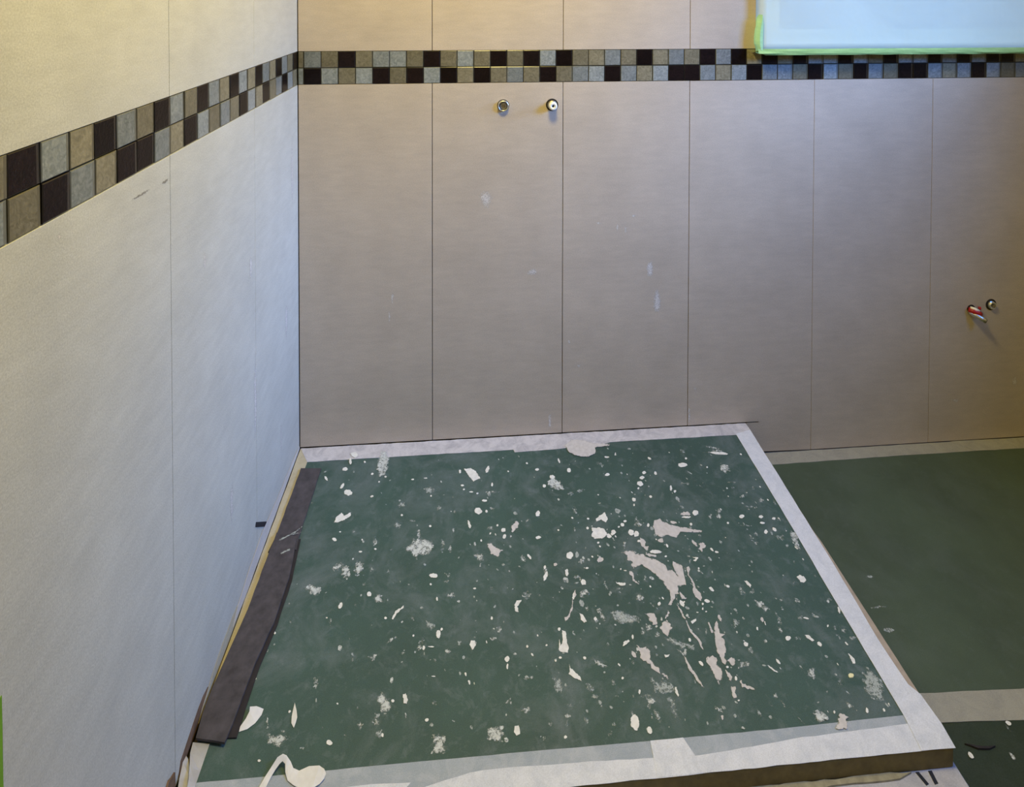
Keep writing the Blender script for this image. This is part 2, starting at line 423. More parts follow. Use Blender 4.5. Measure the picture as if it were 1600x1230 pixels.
# ------------------------------------------------------------------ window in the back wall under its film
win = put(obj('window_1', box(WX0, WX1, .13, .135, WZ0, WZ1), M_GLASS), kind='structure')
bm = bmesh.new()
F0 = -.028
bx(bm, WX0, WX0+.05, F0, .17, WZ0, WZ1); bx(bm, WX1-.05, WX1, F0, .17, WZ0, WZ1)
bx(bm, WX0+.05, WX1-.05, F0, .17, WZ0, WZ0+.05); bx(bm, WX0+.05, WX1-.05, F0, .17, WZ1-.05, WZ1)
obj('window_frame', bm, M_FRAME, win)
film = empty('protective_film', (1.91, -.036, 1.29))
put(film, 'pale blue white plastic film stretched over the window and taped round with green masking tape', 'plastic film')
bm = bmesh.new(); nx, nz = 60, 46; g = []
fx0, fx1, fz0, fz1 = 1.3965, 2.462, 1.2832, 2.262
for k in range(nz+1):
    row = []
    for i in range(nx+1):
        u, v = i/nx, k/nz
        x = fx0+(fx1-fx0)*u; z = fz0+(fz1-fz0)*v
        e = min(1, min(u, 1-u)/.022, (1-v)/.02)
        y = -.034-(.003+.004*min(1, v/.06))*e*(.5+.9*abs(noise.noise((x*2.2, z*2.2, 3))))
        y -= .0042*max(0, 1-v/.02)
        if u < .05: y += .004*math.sin(u/.05*math.pi)*(.5+.5*math.sin(z*23))
        row.append(bm.verts.new((x-1.91, y+.036, z-1.29)))
    g.append(row)
for k in range(nz):
    for i in range(nx): bm.faces.new((g[k][i], g[k][i+1], g[k+1][i+1], g[k+1][i]))
fl = [bm.verts.new((1.3945-1.91, -.0015+.036, v.co.z)) for v in [row[0] for row in g]]
for k in range(nz): bm.faces.new((fl[k], g[k][0], g[k+1][0], fl[k+1]))
r = bmesh.ops.solidify(bm, geom=bm.faces[:], thickness=.0004)
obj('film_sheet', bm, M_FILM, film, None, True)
# bottom tape: crumpled strip folded round the lower edge back to the wall
bm = bmesh.new(); rr = random.Random(2); N = 90; g = []
for i in range(N+1):
    x = 1.383+(2.462-1.383)*i/N
    c = .002*noise.noise((x*17, 0, 1)); d = .003*noise.noise((x*11, 5, 1))
    s = min(1, max(0, (x-1.383)/.016))
    prof = [(-.0405+.0008*d/.003, 1.2872+.0012*noise.noise((x*9, 2, 7))), (-.043+d, 1.281+c), (-.044-d, 1.2735-c), (-.042+d, 1.268+(1-s)*.014+c*.5), (-.022, 1.270+(1-s)*.008), (-.0015, 1.275)]
    g.append([bm.verts.new((x-1.91, y+.036, z-1.29)) for y, z in prof])
for i in range(N):
    for k in range(5): bm.faces.new((g[i][k], g[i][k+1], g[i+1][k+1], g[i+1][k]))
bmesh.ops.recalc_face_normals(bm, faces=bm.faces[:])
bmesh.ops.solidify(bm, geom=bm.faces[:], thickness=.0003)
obj('masking_tape', bm, M_GTAPE, film)
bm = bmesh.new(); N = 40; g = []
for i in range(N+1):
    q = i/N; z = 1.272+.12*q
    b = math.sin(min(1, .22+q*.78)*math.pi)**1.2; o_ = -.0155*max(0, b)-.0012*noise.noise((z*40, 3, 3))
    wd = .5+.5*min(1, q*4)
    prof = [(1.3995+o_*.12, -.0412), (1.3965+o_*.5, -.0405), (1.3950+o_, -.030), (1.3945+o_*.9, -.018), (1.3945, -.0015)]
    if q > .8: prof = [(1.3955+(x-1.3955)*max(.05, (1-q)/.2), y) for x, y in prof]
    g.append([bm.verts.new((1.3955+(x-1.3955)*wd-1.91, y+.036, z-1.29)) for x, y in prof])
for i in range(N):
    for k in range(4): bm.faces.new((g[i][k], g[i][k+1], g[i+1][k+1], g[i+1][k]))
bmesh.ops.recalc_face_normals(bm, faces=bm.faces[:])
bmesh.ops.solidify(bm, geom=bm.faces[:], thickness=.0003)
obj('masking_tape', bm, M_GTAPE_GLOW, film)

# ------------------------------------------------------------------ pipe outlets
def at(name, x, z): return empty(name, (x, 0, z))
o = at('pipe_outlet', .606, 1.117); put(o, 'round chrome shower pipe stub in the back wall left of the plugged stub', 'pipe outlet', 'pipe stubs in the back wall')
obj('wall_hole', lathe(bmesh.new(), [(.0001, .0004), (.0185, .0004)], 24), M_HOLE, o)
obj('pipe', lathe(bmesh.new(), [(.0165, .0006), (.0165, .010), (.0145, .012), (.0125, .010), (.0125, .0045), (.0001, .0045)], 24), M_CHROME, o, None, True)
obj('valve_core', lathe(bmesh.new(), [(.0105, .005), (.0105, .008), (.0085, .011), (.0055, .011), (.0045, .007), (.0001, .007)], 8), M_BRASS, o)
o = at('pipe_outlet', .755, 1.117); put(o, 'shower pipe stub closed by a white plastic plug, right of the pair below the mosaic', 'pipe outlet', 'pipe stubs in the back wall')
obj('wall_hole', lathe(bmesh.new(), [(.0001, .0004), (.019, .0004)], 24), M_HOLE, o)
obj('pipe', lathe(bmesh.new(), [(.0145, .0005), (.0145, .008), (.0125, .010), (.0001, .010)], 20), M_BRASS, o, None, True)
obj('plug', lathe(bmesh.new(), [(.0120, .010), (.0125, .024), (.0110, .027), (.0045, .027), (.0038, .021), (.0001, .021)], 20), [M_WHITEP], o, None, True)
obj('plug_hole', lathe(bmesh.new(), [(.0036, .0212), (.0001, .0214)], 12), M_HOLE, o)
o = at('pipe_fitting', 2.196, .446); put(o, 'threaded metal pipe fitting low in the back wall beside the red sleeved pipe', 'pipe outlet', 'pipe stubs in the back wall')
obj('wall_hole', lathe(bmesh.new(), [(.0001, .0004), (.0185, .0004)], 24), M_HOLE, o)
obj('pipe', lathe(bmesh.new(), [(.0125, .0006), (.0125, .003), (.0113, .004), (.0125, .005), (.0113, .006), (.0125, .007), (.0110, .009), (.0080, .009), (.0075, .004), (.0001, .004)], 18), M_CHROME, o)
obj('valve_core', lathe(bmesh.new(), [(.0055, .005), (.0050, .0105), (.0001, .0105)], 6), M_BRASS, o)
o = at('bent_pipe_end', 2.127, .434); put(o, 'bent metal pipe end with red sleeve poking from the back wall', 'pipe end')
obj('wall_hole', lathe(bmesh.new(), [(.0001, .0003), (.0145, .0003)], 20), M_HOLE, o)
obj('pipe', tube(bmesh.new(), [(-.006, .004, -.006), (-.004, -.008, -.008), (.003, -.018, -.012), (.012, -.026, -.017), (.021, -.033, -.022)], [.0085, .0088, .0085, .0082, .0080], 14), M_CHROME, o, None, True)
obj('pipe_bore', tube(bmesh.new(), [(.0205, -.0327, -.0218), (.0218, -.0337, -.0226)], .0064, 12), M_HOLE, o)
obj('sleeve', tube(bmesh.new(), [(-.012, -.003, .001), (-.002, -.012, -.001), (.010, -.018, -.005), (.018, -.020, -.007)], [.0080, .0090, .0090, .0065], 12), M_RED, o, None, True)
obj('white_liner', tube(bmesh.new(), [(-.008, -.006, .008), (.002, -.014, .006), (.012, -.018, .002)], [.0045, .0055, .004], 10), M_WHITEP, o, None, True)
obj('sleeve_tip', tube(bmesh.new(), [(.018, -.008, .007), (.024, -.011, .007)], .0048, 8), M_RED, o)

# ------------------------------------------------------------------ shower tray platform, its cover sheet and tapes
ZP = .10
plat = put(empty('shower_tray', (.69, -.40, 0)), 'low square shower tray platform in the corner with a brown front edge', 'shower tray')
bm = bmesh.new(); bx(bm, .004-.69, 1.371-.69, -.797+.40, -.001+.40, .065, ZP, .0012)
obj('top_board', bm, M_WOOD, plat)
obj('plinth', box(.02-.69, 1.33-.69, -.77+.40, -.01+.40, .0, .065), M_SCREED, plat)
bm = bmesh.new(); bx(bm, .02-.69, 1.378-.69, -.95+.40, -.7705+.40, .0, .0645, .002)
step = obj('front_step', bm, M_TAPE_ST, plat)
for q in ([(1.297, -.7985), (1.3035, -.7985), (1.309, -.815), (1.303, -.8165)], [(1.321, -.7985), (1.328, -.7985), (1.326, -.8155), (1.319, -.8165)]):
    bm = bmesh.new(); plate(bm, [(a-.69, b+.40) for a, b in q], .0644, .0652); obj('pen_mark', bm, M_BLACKT, plat)
bm = bmesh.new(); plate(bm, ragged([(.9-.69, -.796+.40), (1.29-.69, -.7985+.40), (1.26-.69, -.806+.40), (1.05-.69, -.808+.40), (.9-.69, -.812+.40)], .02, .0015, random.Random(3)), .0640, .068)
obj('filler_bead', bm, M_BEAD, plat)

ZS = ZP+.0012
sheet = put(empty('tray_cover_sheet', (.69, -.40, ZP)), 'green cover sheet spattered with white plaster on the shower tray, edged with white tape', 'cover sheet', 'green cover sheets')
def L(pts): return [(a-.69, b+.40) for a, b in pts]
bm = bmesh.new(); bx(bm, .010-.69, 1.352-.69, -.782+.40, -.006+.40, 0, .0012); obj('fleece', bm, M_SHEET, sheet)
def strip(name, pts, z0, z1, m, step=.02, amp=.0007, seed=1, par=sheet, f=L, dz=ZP):
    bm = bmesh.new(); q = f(ragged(pts, step, amp, random.Random(seed)))
    if name == 'plaster_splat': splat(bm, q, z0-dz, z1-dz, False, .003)
    else: plate(bm, q, z0-dz, z1-dz)
    return obj(name, bm, m, par)
# back, left, front and right tapes
strip('tape_strip', [(.004, -.003), (.034, -.003), (.037, -.056), (.036, -.10), (.030, -.20), (.026, -.34), (.010, -.56), (.002, -.64), (.002, -.5), (.003, -.3)], ZS, ZS+.0005, M_TAPE_BG, .03, .0006, 11)
strip('tape_strip', [(.005, -.002), (1.372, -.002), (1.3735, -.030), (1.321, -.047), (.928, -.046), (.905, -.052), (.845, -.053), (.775, -.061), (.700, -.063), (.637, -.064), (.634, -.054), (.434, -.054), (.249, -.054), (.037, -.055)], ZS+.0004, ZS+.001, M_TAPE, .02, .0008, 12)
strip('tape_strip', [(.020, -.7435), (.235, -.744), (.57, -.745), (.814, -.747), (1.091, -.748), (1.330, -.746), (1.330, -.780), (.02, -.785)], ZS, ZS+.0005, M_TAPE_G, .03, .0004, 13)
strip('tape_strip', [(.36, -.790), (.50, -.766), (.547, -.764), (.644, -.766), (.741, -.768), (.83, -.771), (.906, -.773), (1.01, -.769), (1.082, -.764), (1.18, -.762), (1.34, -.758), (1.34, -.7975), (.36, -.7975)], ZS+.0003, ZS+.0009, M_TAPE_P, .02, .0007, 14)
strip('tape_strip', [(.02, -.776), (.10, -.770), (.20, -.7755), (.31, -.768), (.40, -.772), (.37, -.7975), (.02, -.7975)], ZS+.0004, ZS+.0009, M_TAPE_P, .02, .0010, 17)
strip('tape_strip', [(.828, -.747), (.889, -.7475), (.912, -.797), (.825, -.797)], ZS+.0008, ZS+.0013, M_TAPE_P, .02, .0004, 15)
strip('tape_strip', [(1.321, -.044), (1.3735, -.030), (1.3665, -.40), (1.366, -.437), (1.3575, -.62), (1.360, -.70), (1.3715, -.718), (1.3755, -.764), (1.3725, -.799), (1.309, -.7975), (1.315, -.749), (1.316, -.60), (1.3205, -.30)], ZS+.001, ZS+.0016, M_TAPE_P, .03, .0006, 16)
# the uncovered raw edge right of the tape
strip('raw_edge', [(1.3665, -.35), (1.3715, -.40), (1.3712, -.72), (1.356, -.71), (1.354, -.61)], ZP+.0001, ZP+.0010, M_WOODL, .03, .0003, 18)
# wall upstand of the left tape: white at the back, beige towards the front
bm = bmesh.new(); plate(bm, ragged([(-.002, .108), (-.051, .121), (-.211, .132), (-.322, .147), (-.403, .141), (-.47, .128), (-.50, .110), (-.45, .103), (-.3, .103), (-.002, .103)], .02, .0010, random.Random(8)), .0008, .0016, 'x')
obj('tape_upstand', bm, M_TAPE_W, wall_left)
bm = bmesh.new(); plate(bm, ragged([(-.36, .1025), (-.41, .118), (-.489, .131), (-.549, .132), (-.60, .126), (-.645, .112), (-.66, .1025)], .02, .0009, random.Random(18)), .0004, .0010, 'x')
obj('tape_upstand', bm, M_TAPE_BG, wall_left)
# loose folded end of the tape in the front left corner
bm = bmesh.new(); g = []
for a, b, za, zb_ in [((.003, -.688), (.034, -.692), .1035, .1030), ((.006, -.705), (.034, -.712), .106, .103), ((.014, -.725), (.034, -.730), .110, .103), ((.022, -.746), (.034, -.748), .112, .103), ((.026, -.765), (.034, -.77), .112, .103)]:
    g.append([bm.verts.new((a[0]-.69, a[1]+.4, za-ZP)), bm.verts.new((b[0]-.69, b[1]+.4, zb_-ZP))])
for i in range(4): bm.faces.new((g[i][0], g[i][1], g[i+1][1], g[i+1][0]))
bmesh.ops.solidify(bm, geom=bm.faces[:], thickness=.0006)
fold = put(empty('loose_tape_end', (.69, -.40, ZP)), 'white loose tape end folded up beside the wall, in front of the felt strip', 'tape'); obj('folded_end', bm, M_PAPER, fold)
bm = bmesh.new(); g = []
for a, b in [((.001, -.709, .107), (.006, -.712, .104)), ((.0012, -.722, .112), (.012, -.722, .103)), ((.004, -.740, .108), (.022, -.738, .103)), ((.008, -.757, .104), (.024, -.752, .103))]:
    g.append([bm.verts.new((p[0]-.69, p[1]+.4, p[2]-ZP)) for p in (a, b)])
for i in range(3): bm.faces.new((g[i][0], g[i][1], g[i+1][1], g[i+1][0]))
bmesh.ops.solidify(bm, geom=bm.faces[:], thickness=.0006)
obj('torn_tape_scrap', bm, M_PAPER, fold)
# brown adhesive line where tray and left wall meet
bm = bmesh.new(); plate(bm, ragged([(-.60, .103), (-.62, .124), (-.64, .131), (-.66, .132), (-.70, .126), (-.728, .122), (-.735, .108), (-.735, .101), (-.61, .101)], .015, .0010, random.Random(9)), .0001, .0005, 'x'); obj('adhesive_line', bm, M_BROWN, wall_left)
bm = bmesh.new(); plate(bm, ragged([(-.752, .135), (-.772, .146), (-.79, .144), (-.79, .09), (-.752, .10)], .01, .0015, random.Random(10)), .0002, .0030, 'x'); obj('adhesive_line', bm, M_BROWN, wall_left)

SPLATS = [
('b','2450,-275 2599,-347 2715,-593 2730,-995 2673,-1238 2517,-1226 2403,-970 2384,-627'),
('w','4884,-1127 5088,-1126 5223,-1236 5343,-1491 5150,-1584 5018,-1386'),
('w','1569,-2577 1590,-2433 1705,-2301 1807,-2403 1950,-2296 1972,-2415 1831,-2519 1681,-2577'),
('b','3390,-3417 3575,-3327 3640,-3184 3838,-3199 4119,-3284 4188,-3476 4057,-3569 4024,-3647 3830,-3612 3763,-3727 3678,-3621 3592,-3513'),
('p','5478,-3406 5575,-3435 5629,-3543 5876,-3656 5713,-3793 5562,-3722 5471,-3593'),
('w','6189,-4849 6081,-4847 6013,-4938 6026,-5073 6110,-5112 6077,-4976'),
('p','7883,-521 8137,-299 8555,-365 8745,-483 9265,-556 9222,-621 8761,-654 8768,-855 8476,-996 8129,-906 7973,-763'),
('b','7330,-1564 7453,-1573 7548,-1758 7582,-1992 7422,-2081 7202,-1935 7178,-1760'),
('w','8285,-2982 8399,-2889 8560,-2798 8592,-2954 8524,-3100 8415,-3017 8266,-3066'),
('w','8119,-3218 8280,-3205 8422,-3274 8465,-3412 8381,-3538 8163,-3522 8094,-3432'),
('p','9684,-3310 9762,-3143 9945,-3081 9979,-3184 10214,-3301 10499,-3396 10893,-3498 10847,-3552 10325,-3494 10182,-3636 10037,-3601 9944,-3547 9810,-3608 9680,-3527'),
('p','8850,-3866 8975,-3888 9035,-3966 9213,-4003 9283,-4080 9494,-4156 9645,-4296 9662,-4413 9788,-4445 9856,-4575 9837,-4311 9859,-4219 9982,-4298 10056,-4350 10002,-4552 9977,-4794 9802,-4780 9731,-4968 9641,-4972 9622,-5054 9471,-5197 9421,-5203 9525,-5078 9544,-4933 9516,-4824 9458,-4667 9324,-4456 9219,-4357 9092,-4243 9014,-4272 8884,-4320 8836,-4247 8878,-4180 8781,-4114 8830,-4023 8757,-3945 8694,-3916'),
('p','9169,-3678 9270,-3584 9358,-3616 9362,-3718 9308,-3814 9409,-3797 9367,-3893 9293,-3899 9249,-3810 9229,-3721'),
('w','9398,-3944 9479,-3913 9638,-3938 9692,-3990 9566,-4010 9406,-3993'),
('p','9286,-3923 9313,-3986 9510,-4037 9517,-4086 9356,-4074 9267,-4019'),
('p','10112,-4447 10192,-4361 10202,-4453 10127,-4584 10160,-4676 10183,-4787 10182,-4874 10237,-4985 10227,-5089 10166,-5157 10087,-5079 10064,-4972 10122,-4826 10135,-4652 10083,-4581'),
('w','10376,-4162 10524,-4178 10414,-4272 10355,-4244 10442,-4203'),
('p','10522,-3704 10593,-3772 10614,-3899 10567,-3896 10507,-3804'),
('p','10655,-3828 10772,-3811 10808,-3926 10696,-3992 10683,-4052 10584,-3972 10656,-3915'),
('p','8739,-4344 8834,-4374 8852,-4466 8809,-4574 8917,-4703 8881,-4711 8782,-4628 8792,-4517 8725,-4434'),
('w','8377,-4586 8413,-4622 8608,-4647 8589,-4700 8503,-4705 8404,-4654'),
('w','11348,-4802 11423,-4814 11463,-4916 11415,-4966 11364,-4887'),
('p','9762,-4917 9810,-4995 9880,-5073 9857,-5103 9761,-5096 9759,-5012'),
('p','9575,-5123 9661,-5272 9679,-5452 9715,-5552 9687,-5569 9644,-5459 9622,-5289'),
('p','9373,-5291 9384,-5351 9308,-5444 9263,-5479 9256,-5440 9335,-5367'),
('p','8854,-5331 9035,-5335 9073,-5446 9055,-5560 8957,-5572 8905,-5472'),
('p','9219,-5486 9284,-5481 9292,-5578 9344,-5639 9284,-5747 9193,-5796 9115,-5753 9102,-5640 9121,-5584'),
('g','8122,-5237 8379,-5236 8504,-5325 8706,-5359 8687,-5494 8470,-5516 8269,-5482 8083,-5391'),
('w','9787,-5557 9920,-5519 9915,-5557 9796,-5616'),
('b','11404,-5235 11511,-5269 11599,-5416 11540,-5499 11475,-5494 11408,-5414 11347,-5346'),
('w','12083,-6006 12171,-6013 12224,-6120 12185,-6140 12106,-6077'),
('w','12767,-6384 12823,-6453 12848,-6509 12804,-6591 12755,-6587 12768,-6514'),
('g','12986,-6709 13081,-6768 13145,-6885 13078,-7039 12942,-7203 12848,-7215 12728,-7149 12692,-7030 12765,-6877 12859,-6762'),
('w','11003,-6477 11046,-6490 11166,-6614 11136,-6622 11061,-6554'),
('b','11775,-6618 11944,-6589 11893,-6730 11791,-6793 11721,-6707'),
('b','11476,-7280 11702,-7279 11713,-7408 11513,-7464 11446,-7424 11466,-7335'),
('p','11926,-7387 12045,-7369 12111,-7410 12036,-7468 12000,-7572 11757,-7571 11791,-7503'),
('p','10133,-5545 10171,-5606 10175,-5720 10204,-5797 10281,-5671 10355,-5600 10338,-5732 10300,-5842 10413,-5869 10308,-5916 10362,-5957 10303,-6132 10281,-6201 10272,-6287 10254,-6216 10222,-6351 10176,-6407 10123,-6370 10121,-6241 10100,-6152 10164,-5960 10191,-5852 10135,-5811 10140,-5680'),
('p','9863,-6230 9984,-6230 10050,-6287 10008,-6403 10056,-6474 9998,-6666 9932,-6661 9897,-6738 9877,-6608 9857,-6475 9841,-6374 9804,-6320'),
('p','10249,-6336 10321,-6290 10403,-6288 10398,-6382 10334,-6453 10278,-6423'),
('b','10449,-6317 10527,-6366 10674,-6394 10646,-6468 10513,-6475 10382,-6498 10479,-6422'),
('p','10123,-6479 10207,-6576 10204,-6665 10142,-6693 10127,-6578'),
('p','10310,-6689 10404,-6696 10362,-6741 10504,-6808 10576,-6876 10448,-6843 10321,-6786'),
('p','10112,-6778 10209,-6778 10149,-6883 10146,-6967 10075,-6977 10086,-6894'),
('p','8489,-5907 8557,-5983 8682,-5975 8719,-6048 8699,-6203 8773,-6310 8822,-6398 8815,-6447 8931,-6480 8958,-6539 8913,-6584 8898,-6518 8827,-6497 8754,-6426 8660,-6352 8662,-6285 8548,-6209 8485,-6153 8507,-6050'),
('w','8198,-5929 8230,-5851 8345,-5805 8365,-5843 8302,-5884'),
('g','8561,-6477 8706,-6569 8932,-6586 9011,-6688 8968,-6779 8784,-6788 8609,-6744 8591,-6624'),
('w','9015,-6704 9052,-6706 9053,-6831 9025,-6857 9000,-6796'),
('b','8420,-6830 8542,-6832 8598,-6889 8510,-6928 8436,-6982 8431,-7027 8395,-7024 8400,-6920'),
('b','8483,-7008 8575,-7067 8613,-7172 8553,-7239 8491,-7206 8469,-7081'),
('g','8807,-6828 8913,-6852 8945,-7021 8934,-7196 8838,-7160 8817,-7011'),
('b','9664,-6985 9714,-7064 9774,-7098 9793,-7159 9738,-7176 9658,-7104'),
('p','9678,-5511 9704,-5551 9734,-5743 9812,-5861 9849,-5973 9847,-6124 9821,-6113 9805,-5978 9744,-5874 9693,-5740'),
('p','9383,-6168 9422,-6223 9455,-6395 9524,-6516 9542,-6616 9594,-6747 9563,-6753 9504,-6661 9473,-6545 9410,-6458 9403,-6324'),
('b','9284,-6055 9376,-6133 9469,-6051 9541,-6075 9494,-6141 9393,-6195 9350,-6148'),
('w','9001,-6139 9047,-6151 9112,-6139 9074,-6188 9010,-6200'),
('g','9080,-5824 9247,-5818 9416,-5922 9695,-5997 9640,-6082 9336,-6024 9169,-5922'),
('b','12012,-3660 12055,-3728 12052,-3856 12154,-3927 12042,-3966 11993,-3852'),
('b','13067,-3706 13214,-3750 13164,-3940 13063,-4212 13010,-4147 13028,-3961 12980,-3830'),
('w','12606,-4806 12700,-4771 12787,-4820 12788,-4889 12707,-4952 12632,-4933'),
('w','3591,-4742 3597,-4794 3437,-4933 3365,-5058 3339,-5040 3396,-4880 3510,-4804'),
('b','3301,-5493 3391,-5408 3488,-5384 3544,-5435 3463,-5459'),
('w','5044,-5584 5128,-5584 5161,-5662 5082,-5767 5027,-5661'),
('b','2938,-5703 3023,-5724 3127,-5658 3121,-5731 3070,-5819 2997,-5765'),
('b','1966,-5969 1989,-5971 2080,-6153 2045,-6199 1971,-6185 1947,-6117'),
('b','3243,-6450 3323,-6365 3486,-6443 3499,-6546 3485,-6670 3369,-6698 3307,-6582'),
('w','3730,-6422 3790,-6408 3838,-6520 3823,-6583 3761,-6571'),
('b','3259,-6666 3336,-6781 3335,-6877 3262,-6884 3192,-6807'),
('b','4322,-7069 4573,-7112 4593,-7296 4638,-7366 4338,-7365 4357,-7187'),
('b','5326,-7039 5414,-7058 5652,-7064 5636,-7215 5578,-7291 5333,-7238'),
('b','1333,-6960 1346,-6822 1456,-6900 1537,-6883 1778,-6925 1682,-6986 1616,-7049 1439,-7025'),
('p','7433,-4661 7423,-4823 7346,-4897 7301,-5090 7195,-5272 7076,-5375 7080,-5282 7181,-5234 7284,-5050 7333,-4856'),
('w','6989,-5532 7064,-5556 7053,-5731 7067,-5870 7033,-5952 6901,-5942 6855,-5871 6905,-5685 6902,-5823 6959,-5759'),
('w','7429,-5214 7501,-5258 7542,-5391 7489,-5413 7423,-5345'),
('b','7838,-5207 7939,-5215 7962,-5404 7855,-5396'),
('g','6632,-6342 6793,-6370 6840,-6527 6802,-6644 6684,-6591 6688,-6455'),
('w','7032,-6166 7062,-6248 7150,-6334 7214,-6386 7216,-6464 7099,-6409 6986,-6322'),
('b','7512,-6038 7573,-6108 7806,-6240 7813,-6289 7684,-6279 7521,-6170'),
('b','5692,-6708 5804,-6623 5813,-6731'),
('w','5847,-7070 5923,-7067 5944,-7198 5874,-7224 5829,-7163'),
('w','1584,-892 1576,-938 1539,-960 1488,-948 1448,-907 1438,-857 1462,-820 1509,-815 1558,-843'),
('w','1073,-1156 1107,-1212 1116,-1251 1095,-1255 1054,-1222 1012,-1168 989,-1117 996,-1094 1029,-1110'),
('w','1594,-1495 1567,-1551 1535,-1568 1512,-1539 1509,-1477 1527,-1410 1559,-1370 1589,-1377 1602,-1426'),
('w','1861,-1697 1850,-1762 1795,-1792 1723,-1775 1667,-1717 1653,-1647 1688,-1596 1756,-1589 1824,-1629'),
('w','2349,-1116 2340,-1149 2307,-1155 2276,-1129 2270,-1091 2293,-1069 2329,-1080'),
('w','2462,-1843 2460,-1866 2438,-1886 2406,-1894 2379,-1886 2370,-1866 2383,-1843 2412,-1828 2443,-1828'),
('w','3503,-1392 3489,-1412 3456,-1414 3428,-1398 3426,-1374 3451,-1362 3486,-1369'),
('w','3864,-1376 3847,-1391 3806,-1392 3772,-1378 3770,-1359 3803,-1350 3845,-1357'),
('g','4124,-1785 4086,-1841 3985,-1865 3868,-1845 3789,-1791 3784,-1727 3858,-1684 3975,-1682 4080,-1722'),
('g','3357,-2186 3335,-2241 3268,-2265 3188,-2249 3131,-2199 3124,-2139 3171,-2097 3250,-2092 3323,-2128'),
('b','4285,-2343 4274,-2397 4240,-2424 4200,-2411 4173,-2364 4170,-2304 4194,-2261 4233,-2253 4269,-2286'),
('g','3658,-2688 3642,-2722 3595,-2737 3540,-2726 3501,-2695 3498,-2657 3531,-2631 3586,-2629 3636,-2651'),
('w','4807,-1216 4799,-1258 4778,-1280 4753,-1270 4737,-1234 4737,-1188 4752,-1155 4777,-1148 4798,-1173'),
('w','5592,-1227 5555,-1304 5515,-1334 5492,-1304 5496,-1228 5526,-1140 5568,-1082 5601,-1082 5611,-1140'),
('w','6158,-1317 6148,-1342 6128,-1347 6114,-1328 6116,-1300 6133,-1283 6151,-1291'),
('w','7021,-1315 7002,-1342 6963,-1354 6921,-1346 6896,-1321 6899,-1290 6930,-1269 6974,-1267 7009,-1285'),
('w','5689,-1730 5681,-1777 5664,-1800 5647,-1790 5637,-1751 5639,-1701 5653,-1663 5671,-1656 5685,-1682'),
('w','7143,-1881 7126,-1913 7093,-1928 7058,-1919 7039,-1891 7044,-1855 7070,-1830 7107,-1826 7136,-1846'),
('b','5838,-1984 5791,-2007 5675,-2012 5544,-1997 5459,-1970 5460,-1942 5547,-1927 5679,-1932 5794,-1955'),
('w','5145,-1922 5130,-1937 5091,-1943 5047,-1937 5019,-1922 5019,-1904 5048,-1893 5092,-1893 5130,-1905'),
('w','4885,-1696 4868,-1728 4831,-1733 4801,-1708 4801,-1672 4831,-1651 4868,-1662'),
('w','5507,-2225 5490,-2249 5450,-2259 5404,-2251 5375,-2228 5375,-2202 5406,-2183 5452,-2182 5492,-2198'),
('w','5370,-2528 5343,-2587 5278,-2614 5206,-2598 5159,-2545 5160,-2480 5209,-2434 5283,-2428 5346,-2466'),
('b','5679,-2466 5663,-2501 5628,-2518 5589,-2509 5564,-2477 5566,-2438 5593,-2410 5633,-2406 5667,-2428'),
('w','5516,-2549 5500,-2581 5468,-2587 5444,-2562 5445,-2525 5471,-2504 5503,-2514'),
('w','5061,-2888 5073,-2974 5064,-3023 5040,-3012 5010,-2946 4989,-2856 4987,-2783 5004,-2762 5034,-2804'),
('b','5627,-3029 5608,-3070 5564,-3089 5515,-3078 5485,-3041 5486,-2995 5520,-2963 5569,-2958 5612,-2985'),
('w','6866,-2720 6846,-2773 6808,-2798 6770,-2786 6750,-2740 6757,-2683 6788,-2641 6829,-2634 6860,-2665'),
('b','6575,-2897 6559,-2937 6527,-2956 6495,-2946 6477,-2912 6482,-2868 6507,-2837 6541,-2831 6568,-2855'),
('w','6804,-3387 6786,-3413 6747,-3425 6705,-3416 6679,-3392 6683,-3363 6714,-3343 6757,-3341 6793,-3358'),
('p','6250,-3058 6190,-3154 6128,-3190 6091,-3149 6098,-3051 6146,-2939 6212,-2867 6265,-2870 6280,-2946'),
('w','5941,-3118 5925,-3157 5891,-3175 5853,-3165 5831,-3131 5833,-3089 5860,-3059 5899,-3054 5931,-3078'),
('w','1758,-3092 1735,-3106 1692,-3094 1649,-3062 1626,-3025 1634,-3000 1669,-2999 1715,-3023 1750,-3060'),
('b','2751,-3202 2758,-3324 2740,-3386 2705,-3361 2669,-3261 2649,-3130 2654,-3029 2683,-3008 2721,-3077'),
('g','3283,-2786 3271,-2849 3227,-2879 3172,-2863 3130,-2809 3122,-2741 3152,-2691 3205,-2683 3257,-2721'),
('g','2159,-2875 2140,-2903 2115,-2909 2096,-2890 2092,-2854 2104,-2819 2128,-2800 2151,-2807 2163,-2837'),
('b','3823,-3047 3817,-3144 3788,-3193 3750,-3172 3719,-3091 3710,-2987 3729,-2907 3765,-2892 3803,-2947'),
('g','4427,-3432 4419,-3537 4394,-3591 4362,-3570 4338,-3482 4333,-3368 4351,-3281 4382,-3264 4412,-3324'),
('b','4612,-3508 4602,-3591 4576,-3634 4544,-3616 4522,-3546 4520,-3456 4539,-3388 4570,-3374 4599,-3422'),
('b','5360,-3767 5333,-3836 5268,-3869 5197,-3851 5151,-3789 5152,-3713 5201,-3657 5274,-3649 5337,-3693'),
('b','5309,-3940 5302,-4002 5287,-4034 5273,-4022 5264,-3970 5266,-3904 5277,-3853 5293,-3843 5305,-3877'),
('w','2440,-3427 2432,-3442 2406,-3449 2374,-3443 2351,-3429 2348,-3412 2366,-3400 2397,-3400 2426,-3410'),
